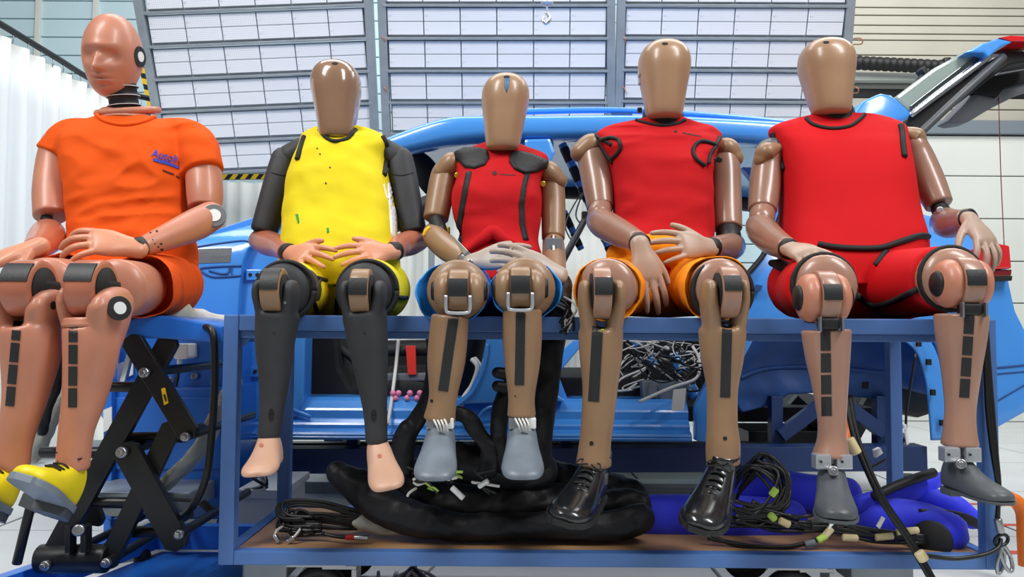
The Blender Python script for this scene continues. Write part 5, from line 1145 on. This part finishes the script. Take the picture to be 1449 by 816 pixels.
ob('shoulder_cap', plimb([(1100, 210, 2.40, 16), (1084, 216, 2.40, 30), (1076, 226, 2.40, 20)], 1.3, n=20), 'skin_tan', d5)
ob('elbow_joint', plimb([(1079, 302, 2.36, 36), (1078, 310, 2.34, 36)], n=18), 'skin_brown', d5)
ob('forearm', plimb([(1074, 320, 2.34, 38), (1080, 328, 2.28, 43), (1096, 342, 2.16, 40), (1113, 351, 2.06, 32)], 1.0, n=26, cap1='bevel'), 'skin_brown', d5)
cuff(d5, P(1116, 352, 2.045), (0.3, -0.9, -0.2), 0.027, 0.012)
hand(d5, 'hand', P(1118, 352, 2.03), (0.22, -0.92, -0.24), (-0.25, -0.40, 0.88), 1, 'skin_hand', [(0.15, 0.25, 0.2), (0.4, 0.6, 0.4), (0.45, 0.65, 0.4), (0.45, 0.65, 0.4)], 0.84, 1.3, thumb=(0.75, 0.55, -0.2))
ob('shoulder_cap', plimb([(1280, 190, 2.42, 22), (1294, 196, 2.42, 30), (1304, 206, 2.41, 18)], 1.3, n=20), 'skin_tan', d5)
ob('upper_arm', plimb([(1294, 206, 2.42, 36), (1300, 224, 2.42, 42), (1314, 258, 2.40, 44), (1328, 288, 2.37, 38)], 1.0, n=28, cap1='bevel'), 'skin_brown', d5)
ob('elbow_joint', plimb([(1330, 296, 2.36, 24), (1336, 304, 2.34, 24)], n=16), 'black_rubber', d5)
ob('elbow_screw', cyl(P(1330, 297, 2.28), P(1330, 297, 2.31), 0.01, 10), 'alu', d5)
ob('forearm', plimb([(1338, 314, 2.34, 42), (1344, 316, 2.28, 42), (1358, 314, 2.2, 36), (1368, 310, 2.13, 31)], 1.0, n=26, cap1='bevel'), 'skin_brown', d5)
cuff(d5, P(1370, 310, 2.115), (0.4, -0.85, 0), 0.028, 0.012)
hand(d5, 'hand', P(1373, 312, 2.10), (0.10, -0.66, -0.74), (0.26, -0.72, 0.64), -1, 'skin_hand', [(0.35, 0.5, 0.3), (0.3, 0.5, 0.3), (0.25, 0.5, 0.3), (0.25, 0.5, 0.3)], 0.86, 1.5, thumb=(0.72, 0.66, -0.35))
prt = [plimb([(1135, 404, 2.28, 96), (1205, 404, 2.29, 104), (1275, 402, 2.28, 104)], 1.0, n=28), plimb([(1150, 408, 2.2, 102), (1158, 406, 2.02, 104), (1162, 404, 1.93, 98)], 0.94, n=30, cap1='bevel'), plimb([(1270, 402, 2.2, 104), (1315, 398, 2.02, 104), (1336, 394, 1.93, 100)], 0.94, n=30, cap1='bevel')]
me = baked(join(*prt), 0.008, 4, wrinkle(0.002, 10, (1, 1, 1), 61.0)); sh_ = ob('suit_shorts', me, 'neoprene_red', d5); sk = Skin(me)
for q in ([(1212, 418), (1224, 426), (1238, 432)], [(1238, 432), (1258, 428), (1280, 418), (1304, 406)], [(1240, 376), (1250, 362), (1258, 354)]):
    ob('seam_binding', piping(sk, q, 0.008), 'black_binding', sh_)
ob('hip_strap', plimb([(1092, 372, 2.2, 10), (1108, 376, 2.16, 18), (1124, 384, 2.1, 12)], n=12), 'black_nylon', d5)
for th, shn, kne, tp, bl in (
    ([(1160, 404, 2.1, 80), (1164, 404, 1.97, 86), (1166, 404, 1.89, 88)], [(1169, 470, 1.82, 67), (1171, 505, 1.82, 60), (1174, 540, 1.82, 50), (1177, 590, 1.82, 39), (1177, 620, 1.82, 39), (1176, 643, 1.82, 50)], (1165, 420, 1.80, 0.058, 26), ((1168, 467), (1170, 590), 14, 4, 0.03), 0),
    ([(1310, 398, 2.1, 82), (1332, 396, 1.97, 86), (1346, 394, 1.89, 87)], [(1360, 448, 1.82, 70), (1360, 480, 1.82, 64), (1360, 520, 1.82, 52), (1359, 574, 1.82, 40), (1358, 605, 1.82, 42), (1358, 627, 1.82, 48)], (1362, 400, 1.80, 0.058, 27), ((1372, 444), (1364, 564), 14, 4, 0.03), 1)):
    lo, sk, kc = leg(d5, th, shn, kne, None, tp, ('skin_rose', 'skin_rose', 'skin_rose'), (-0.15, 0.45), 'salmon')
    cx_, cy_, Yk = th[-1][0], th[-1][1], 1.90; c = P(cx_, cy_, Yk); rm = 45 * mpp(Yk)
    ob('thigh_binding', tube([c + Vector((rm * math.cos(a), 0.0, rm * math.sin(a))) for a in [k * 2 * math.pi / 24 for k in range(25)]], 0.006, 8, 2), 'black_binding', d5)
for ax, toe, up in (((1177, 664, 1.82), (-0.30, -0.95, -0.03), (0, -0.05, 1)), ((1358, 654, 1.82), (0.10, -0.99, 0.0), (0, 0.0, 1))):
    fr = foot_frame(P(*ax), toe, up); sc_ = 0.84 if ax[0] < 1300 else 0.70
    f_ = ob('foot', foot_loft(SHOE, fr, sc_, 1.0), 'rubber_dark', d5, label='dark grey shoe-shaped rubber foot')
    ob('sole', sole_slab(SHOE, fr, sc_, 1.0, 0.003, -0.082, -0.09, 0.02, 1), 'rubber_dark', f_, False)
    ob('heel', sole_slab(SHOE, fr, sc_, 1.0, 0.002, -0.084, -0.104, -0.07, 0.022), 'rubber_dark', f_, False)
    for k in (-1, 1):
        bb = ob('ankle_bracket', box(P(ax[0] + 15 * k, ax[1] - 12, 1.795), (0.034, 0.03, 0.032), 0.003), 'alu', d5, False)
        ob('bolt', cyl(P(ax[0] + 15 * k, ax[1] - 11, 1.775), P(ax[0] + 15 * k, ax[1] - 11, 1.79), 0.003, 8), 'black_rubber', bb)
    ob('ankle', plimb([(ax[0], ax[1] - 20, 1.82, 26), (ax[0], ax[1] - 2, 1.815, 22), (ax[0] + 2, ax[1] + 10, 1.80, 18)], n=18), 'steel', d5)
    ob('ankle_bolt', join(cyl(P(ax[0] + 2, ax[1] + 2, 1.765), P(ax[0] + 2, ax[1] + 2, 1.80), 0.0115, 14), cyl(P(ax[0] + 2, ax[1] + 2, 1.76), P(ax[0] + 2, ax[1] + 2, 1.768), 0.006, 6)), 'steel', d5)
# ------------------------------------------------------------------ loads on the shelf, cables, loose things
def blob(root, name, pts, mat, vox=0.008, amp=0.013, scl=19, seed=0.0, ratio=1.0):
    me = baked(plimb(pts, ratio, n=20), vox, 2, wrinkle(amp, scl, (1, 1, 1), seed, Vector((0.1, -0.8, 0.6)))); return ob(name, me, mat, root)
sb = thing('black_cable_sleeve', 'thick black nylon sleeve folded along the shelf under the middle dummies', 'sleeve', P(680, 740, 2.1))
blob(sb, 'sleeve', [(478, 668, 2.05, 34), (510, 690, 2.03, 50), (545, 716, 2.0, 54), (600, 738, 1.99, 46), (680, 745, 1.985, 40), (780, 742, 1.985, 40), (860, 745, 1.99, 42), (905, 733, 2.0, 44)], 'black_nylon', seed=1)
blob(sb, 'sleeve_fold', [(560, 680, 2.12, 40), (600, 702, 2.1, 50), (670, 715, 2.08, 56), (760, 712, 2.08, 56), (840, 715, 2.08, 50), (900, 715, 2.08, 44)], 'black_nylon', seed=2)
blob(sb, 'sleeve_fold', [(600, 675, 2.2, 60), (700, 680, 2.2, 70), (800, 690, 2.2, 70), (890, 700, 2.18, 50)], 'black_nylon', seed=3)
sv = thing('black_trouser_sleeve', 'black fabric sleeve hanging off the bench beside the blue shorts', 'sleeve', P(780, 450, 2.0))
blob(sv, 'sleeve', [(790, 404, 2.05, 40), (786, 440, 2.0, 44), (780, 490, 1.98, 38), (774, 550, 1.97, 34), (768, 610, 1.97, 30), (764, 650, 1.98, 34)], 'black_nylon', seed=5)
blob(sv, 'sleeve_side', [(716, 545, 1.97, 18), (708, 580, 1.96, 26), (706, 620, 1.97, 24), (712, 660, 1.98, 24)], 'black_nylon', vox=0.007, seed=6)
for y in (527, 546): ob('toggle', plimb([(704, y, 1.94, 16), (716, y + 2, 1.95, 18)], n=14), 'black_rubber', sv)
for k in range(16):
    rr_ = random.Random(k); x = 798 + rr_.uniform(0, 14); y = 420 + rr_.uniform(0, 20)
    ob('wire', ptube([(x - 14, y, 1.93), (x, y + 8, 1.91), (x + rr_.uniform(-8, 8), y + 20, 1.9), (x + rr_.uniform(-12, 6), y + 34, 1.9)], 0.0028, 6, 4), 'cable_black' if k % 3 else 'cable_white', sv)
bs = thing('black_strap_bundle', 'black webbing and cable bundle hanging behind the grey rubber feet', 'strap', P(620, 700, 2.05))
blob(bs, 'webbing', [(570, 660, 2.0, 30), (572, 620, 2.0, 34), (592, 590, 1.99, 26), (606, 555, 1.98, 18), (610, 500, 1.97, 14), (604, 458, 1.96, 12)], 'black_nylon', vox=0.007, seed=7)
blob(bs, 'webbing', [(646, 584, 1.97, 22), (662, 590, 1.96, 24), (676, 612, 1.96, 26), (692, 632, 1.96, 26), (690, 668, 1.98, 30)], 'black_nylon', vox=0.006, seed=8, ratio=0.6)
blob(bs, 'webbing', [(650, 650, 2.05, 50), (700, 660, 2.06, 60), (760, 665, 2.08, 60)], 'black_nylon', seed=9)
rq = random.Random(11)
for k in range(22):
    x, y = rq.uniform(585, 690), rq.uniform(650, 692)
    ob('wire', ptube([(x, y, 1.95), (x + rq.uniform(-18, 18), y + rq.uniform(-8, 12), 1.93), (x + rq.uniform(-26, 26), y + rq.uniform(-10, 16), 1.93)], 0.0032, 6, 4), ('cable_white', 'cable_black', 'cable_black', 'tie_green')[k % 4], bs)
ob('connector', cyl(P(640, 690, 1.925), P(655, 704, 1.92), 0.007, 10), 'white_plastic', bs); ob('connector', cyl(P(678, 688, 1.925), P(690, 680, 1.92), 0.006, 10), 'white_plastic', bs)
# loose leads at the left of the shelf
ll = thing('lead_bundle', 'black sensor leads with metal plugs spread over the left of the shelf', 'cables', P(460, 755, 2.02))
for k in range(20):
    ys = rq.uniform(712, 742); x0 = rq.uniform(398, 428)
    ob('lead', ptube([(560, 735 + rq.uniform(-14, 8), 2.05), (505, ys + rq.uniform(2, 12), 2.04), (455, ys + rq.uniform(-6, 6), 2.03), (x0, ys + rq.uniform(-10, 4), 2.02), (x0 - 2 + rq.uniform(-4, 6), ys + 14, 2.0), (x0 + rq.uniform(10, 40), ys + rq.uniform(12, 20), 1.99)], 0.0042, 6, 5), 'cable_black', ll)
for a, b in (((388, 757), (394, 766)), ((408, 766), (416, 760)), ((502, 760), (520, 761))):
    c_ = ob('plug', cyl(P(*a, 1.97), P(*b, 1.97), 0.0065, 12), 'chrome', ll)
ob('lead', ptube([(440, 750, 2.0), (470, 758, 1.985), (488, 760, 1.975), (504, 760, 1.97)], 0.004, 6), 'cable_black', ll)
ob('lead', ptube([(400, 745, 2.0), (392, 750, 1.98), (389, 757, 1.97)], 0.0035, 6), 'cable_white', ll)
ob('lead', ptube([(425, 748, 1.99), (420, 755, 1.975), (415, 761, 1.97)], 0.0035, 6), 'cable_white', ll)
ob('marker_sleeve', cyl(P(490, 760, 1.97), P(501, 760, 1.97), 0.006, 10), 'strap_red', ll)
pb = blob(None, 'bubble_wrap', [(498, 735, 2.06, 18), (520, 740, 2.04, 26), (556, 746, 2.02, 24), (575, 745, 2.02, 14)], 'cloth_grey', vox=0.006, amp=0.012, scl=40, seed=12)
tag(pb, 'crumpled greyish bubble wrap beside the leads on the shelf', 'wrapping')
# blue neoprene sleeves
def neo(label, pts, rim=None, seed=0, ratio=0.8, extra=()):
    t = thing('blue_neoprene_sleeve', label, 'sleeve', P(pts[0][0], 765, 2.1), 'blue neoprene sleeves on the shelf')
    o = blob(t, 'sleeve', pts, 'neoprene_blue', vox=0.007, amp=0.003, scl=10, seed=seed, ratio=ratio)
    if rim:
        c, r1, r2, d = rim; c = P(*c); d = Vector(d).normalized()
        u = Vector((0, 0, 1)); u = (u - d * u.dot(d)).normalized(); s = d.cross(u)
        ob('opening', lathe([(0.001, 0.004), (r1 * 0.9, 0.004), (r1, 0.0), (r1 * 0.9, -0.004), (0.001, -0.004)], c, d, 24), 'black_binding', t)
    for e in extra: ob('zip', ptube(e, 0.012, 8), 'black_rubber', t)
    return t
neo('blue neoprene sleeve lying under the polished black shoe', [(910, 730, 2.12, 60), (980, 732, 2.12, 64), (1060, 735, 2.12, 66), (1120, 735, 2.12, 56)], seed=1)
neo('blue neoprene sleeve heaped behind the dark cables', [(1040, 700, 2.2, 50), (1090, 690, 2.2, 56), (1140, 700, 2.2, 60), (1200, 700, 2.2, 50)], seed=2)
neo('blue neoprene sleeve with black zip reaching up to the right rubber foot', [(1340, 668, 2.12, 12), (1325, 680, 2.1, 22), (1290, 694, 2.08, 30), (1250, 708, 2.06, 36), (1215, 715, 2.05, 30)], seed=3, ratio=0.6, extra=([(1236, 703, 2.02), (1262, 690, 2.03), (1292, 678, 2.04), (1322, 668, 2.06)],))
neo('blue neoprene sleeve rolled against the end post with dark open mouth', [(1215, 732, 2.08, 60), (1260, 735, 2.05, 64), (1310, 738, 2.02, 52), (1350, 752, 1.99, 46), (1336, 762, 1.98, 40)], rim=((1318, 764, 1.955), 0.046, 0.03, (-0.5, -0.85, 0.1)), seed=4)
neo('blue neoprene band curling over the rolled sleeve', [(1290, 712, 2.1, 26), (1320, 708, 2.08, 34), (1352, 718, 2.06, 36), (1378, 736, 2.05, 28)], seed=5)
# black cables with ties on the right of the shelf
bc = thing('cable_loop_bundle', 'looped black cables with cream and green ties under the last dummy', 'cables', P(1120, 770, 2.0))
for k in range(26):
    j = lambda s: rq.uniform(-s, s)
    pts = [(1040 + j(20), 690 + j(30), 2.08), (1075 + j(16), 655 + j(14), 2.02), (1108 + j(10), 690 + j(20), 1.99), (1090 + j(14), 730 + j(14), 1.97), (1050 + j(20), 720 + j(22), 1.98), (1120 + j(30), 738 + j(12), 1.96)]
    if k > 13: pts = [(1040 + j(24), 735 + j(10), 2.0), (1100 + j(10), 745 + j(12), 1.97), (1180 + j(10), 748 + j(10), 1.96), (1250 + j(14), 758 + j(8), 1.95), (1310, 762 + j(6), 1.95)]
    if k > 20: pts = [(1004 + j(4), 758 + j(4), 1.98), (1050 + j(5), 772 + j(3), 1.96), (1110 + j(5), 775 + j(3), 1.95), (1160 + j(4), 762 + j(3), 1.95), (1182, 742 + j(3), 1.95)]
    ob('cable', ptube(pts, 0.0045, 7, 6), 'cable_black', bc)
for a, b, m_ in (((1158, 764), (1168, 758), 'tie_green'), ((1168, 757), (1176, 748), 'tie_cream'), ((1104, 736), (1116, 742), 'tie_cream'), ((1240, 760), (1262, 758), 'tie_cream'), ((1092, 700), (1098, 692), 'tie_green'), ((1090, 728), (1096, 734), 'tie_green'), ((1140, 770), (1152, 767), 'trim_grey'), ((1194, 760), (1212, 761), 'tie_cream'), ((1270, 752), (1298, 750), 'tie_cream')):
    ob('tie', cyl(P(*a, 1.945), P(*b, 1.945), 0.0085, 10), m_, bc)
for q in ([(1240, 744), (1248, 730), (1253, 733), (1245, 748)], [(1176, 735), (1182, 739), (1172, 750)]): ob('cable_tag', slab(q, 1.93, 0.003, 0), 'white_plastic', bc, False)
# long black cable pair from the last dummy to the floor in front
lc = thing('hanging_cable', 'long black cable with cream tie running down from the bench past its front edge', 'cable', P(1315, 812, 1.85))
for dx in (0, 5):
    ob('cable', ptube([(1198 + dx, 560, 1.97), (1206 + dx, 610, 1.93), (1222 + dx, 655, 1.9), (1248 + dx, 710, 1.87), (1282 + dx, 760, 1.86), (1318 + dx, 822, 1.84)], 0.0062, 8), 'cable_black', lc)
ob('tie', cyl(P(1301, 782, 1.842), P(1307, 791, 1.84), 0.012, 12), 'tie_cream', lc); ob('tie', cyl(P(1202, 622, 1.905), P(1212, 640, 1.9), 0.012, 12), 'tie_cream', lc)
ob('cable', ptube([(1312, 786, 1.86), (1350, 790, 1.865), (1390, 785, 1.86), (1412, 775, 1.87), (1416, 762, 1.88)], 0.005, 8), 'cable_black', lc)
oc = thing('orange_hose', 'orange hose curving up from the floor behind the right end post', 'hose', P(1445, 760, 2.4))
ob('hose', ptube([(1200, 570, 3.0), (1200, 600, 3.0), (1194, 640, 2.95)], 0.014, 10), 'cable_orange', oc)
ob('hose', ptube([(1392, 715, 2.3), (1415, 706, 2.3), (1436, 708, 2.3), (1448, 726, 2.3), (1450, 760, 2.3), (1452, 800, 2.3)], 0.02, 12), 'cable_orange', oc)
rc = thing('end_post_cables', 'black cables hanging down the right end post of the bench', 'cable', P(1410, 700, 1.88))
for k in range(3):
    ob('cable', ptube([(1388 + 3 * k, 420, 1.95), (1390 + 3 * k, 460, 1.89), (1394 + 3 * k, 520, 1.88), (1397 + 4 * k, 580, 1.88), (1404 + 3 * k, 640, 1.88), (1412 + k, 690, 1.88), (1412 - k, 740, 1.88)], 0.0048, 8), 'cable_black', rc)
ob('plug', cyl(P(1412, 735, 1.875), P(1416, 752, 1.875), 0.009, 12), 'steel', rc)
ch = thing('snap_hook', 'steel snap hook and ring hanging at the bottom of the right end post', 'hook', P(1420, 780, 1.88))
def ring_t(c, a, b, r, tilt): 
    c = Vector(c); return tube([c + Vector((a * math.cos(t) * math.cos(tilt) - b * math.sin(t) * math.sin(tilt), 0.004 * math.cos(t), a * math.cos(t) * math.sin(tilt) + b * math.sin(t) * math.cos(tilt))) for t in [k * math.pi / 8 for k in range(17)]], r, 8, 2)
ob('ring', ring_t(P(1417, 764, 1.88), 0.018, 0.012, 0.004, 0.3), 'black_metal', ch)
ob('hook', ring_t(P(1424, 790, 1.88), 0.012, 0.03, 0.0045, 0.35), 'steel', ch); ob('hook', ring_t(P(1416, 795, 1.88), 0.010, 0.026, 0.004, -0.2), 'steel', ch)
rw = thing('trailing_cables', 'black cables trailing over the shelf end to the right post', 'cable', P(1390, 740, 2.0))
for k in range(4):
    ob('cable', ptube([(1300, 722 + 4 * k, 2.0), (1345, 724 + 3 * k, 2.0), (1380, 735 + 3 * k, 2.0), (1392 + k, 760, 2.0), (1400 + 2 * k, 800, 1.98)], 0.0045, 7), 'cable_black', rw)
wcl = thing('white_connectors', 'white connectors on thin cables hanging behind the back post', 'connector', P(1280, 600, 2.5))
for q in ([(1264, 609), (1282, 606), (1282, 612), (1264, 615)], [(1238, 637), (1246, 633), (1250, 641), (1240, 648)], [(1278, 600), (1283, 600), (1287, 628), (1283, 630)]): ob('connector', slab(q, 2.45, 0.02, 0.002), 'white_plastic', wcl, False)
ob('cable', ptube([(1230, 662, 2.47), (1260, 645, 2.46), (1280, 620, 2.46), (1283, 580, 2.46), (1296, 500, 2.46)], 0.004, 6), 'cable_black', wcl)
# cables and pad around the lift
pd = blob(None, 'seat_pad', [(166, 470, 2.03, 18), (180, 446, 2.08, 32), (215, 440, 2.12, 40), (250, 442, 2.16, 36), (266, 450, 2.18, 22)], 'cloth_grey', vox=0.008, amp=0.004, scl=14, seed=3, ratio=1.2)
tag(pd, 'grey felt pad under the seated orange dummy on the lift table', 'pad')
gh = blob(None, 'fabric_sleeve', [(262, 446, 2.3, 20), (280, 450, 2.3, 26), (300, 454, 2.32, 22), (330, 458, 2.35, 22)], 'cloth_white', vox=0.006, amp=0.008, scl=26, seed=8)
tag(gh, 'pale crumpled plastic sleeve from the seat pad towards the bench', 'sleeve')
gt = blob(None, 'grey_hose', [(332, 540, 2.55, 22), (312, 580, 2.52, 24), (286, 630, 2.5, 24), (256, 664, 2.5, 22), (226, 690, 2.5, 22), (190, 712, 2.52, 24), (160, 718, 2.55, 24)], 'cloth_grey', vox=0.006, amp=0.006, scl=40, seed=9)
tag(gt, 'grey wrapped hose sagging behind the scissor arms', 'hose')
g2 = blob(None, 'grey_hose', [(110, 520, 2.35, 20), (86, 560, 2.32, 26), (64, 600, 2.3, 30), (48, 640, 2.3, 30)], 'cloth_grey', vox=0.006, amp=0.006, scl=30, seed=10)
tag(g2, 'grey wrapped hose hanging between the shins of the orange dummy', 'hose')
kb = thing('control_cable', 'black control cable looping down from the lift table top', 'cable', P(300, 735, 2.1))
ob('cable', ptube([(268, 458, 2.1), (290, 462, 2.0), (302, 475, 1.97), (304, 540, 1.97), (299, 620, 1.97), (290, 680, 1.97), (268, 722, 2.0), (240, 736, 2.1)], 0.009, 10), 'cable_black', kb)
ob('cable', ptube([(222, 700, 2.3), (245, 706, 2.28), (270, 708, 2.25), (292, 716, 2.2)], 0.005, 8), 'cable_black', kb)
ob('plug', cyl(P(288, 712, 2.2), P(303, 726, 2.18), 0.011, 12), 'black_rubber', kb)
ob('cable', ptube([(206, 555, 2.1), (196, 585, 2.12), (182, 612, 2.14), (172, 622, 2.15)], 0.008, 8), 'cable_black', kb)
fp = thing('lift_pedal', 'black rod with dark block below the yellow shoe', 'pedal', P(30, 790, 1.9))
ob('rod', cyl(P(24, 796, 1.9), P(46, 705, 1.9), 0.011, 12), 'black_metal', fp)
ob('block', bar(P(40, 702, 1.85), P(80, 718, 1.85), 0.03, 0.06), 'rubber_dark', fp, False)
lg = thing('black_leg_harness', 'black padded strip hanging behind the terracotta shins', 'strap', P(70, 620, 2.0))
blob(lg, 'strip', [(92, 440, 2.0, 26), (88, 500, 1.98, 22), (72, 560, 1.97, 20), (60, 610, 1.98, 16)], 'black_nylon', vox=0.007, seed=14)
# floor cables
fc = thing('floor_cable', 'black and white cables lying on the floor under the bench', 'cable', (P(540, 812, 2.3).x, 2.3, 0))
for k in range(6):
    x0 = P(490, 800, 2.4).x; pts = [(x0 + 0.05 * k, 2.3 + 0.03 * k, 0.008), (x0 + 0.1 + 0.02 * k, 2.2 + rq.uniform(-.1, .1), 0.008), (x0 + 0.2, 2.3 + rq.uniform(-.1, .1), 0.01 + 0.003 * k), (x0 + 0.28 + rq.uniform(-.05, .05), 2.2, 0.008)]
    ob('cable', tube(pts, 0.005, 6), 'cable_white' if k % 2 else 'cable_black', fc)
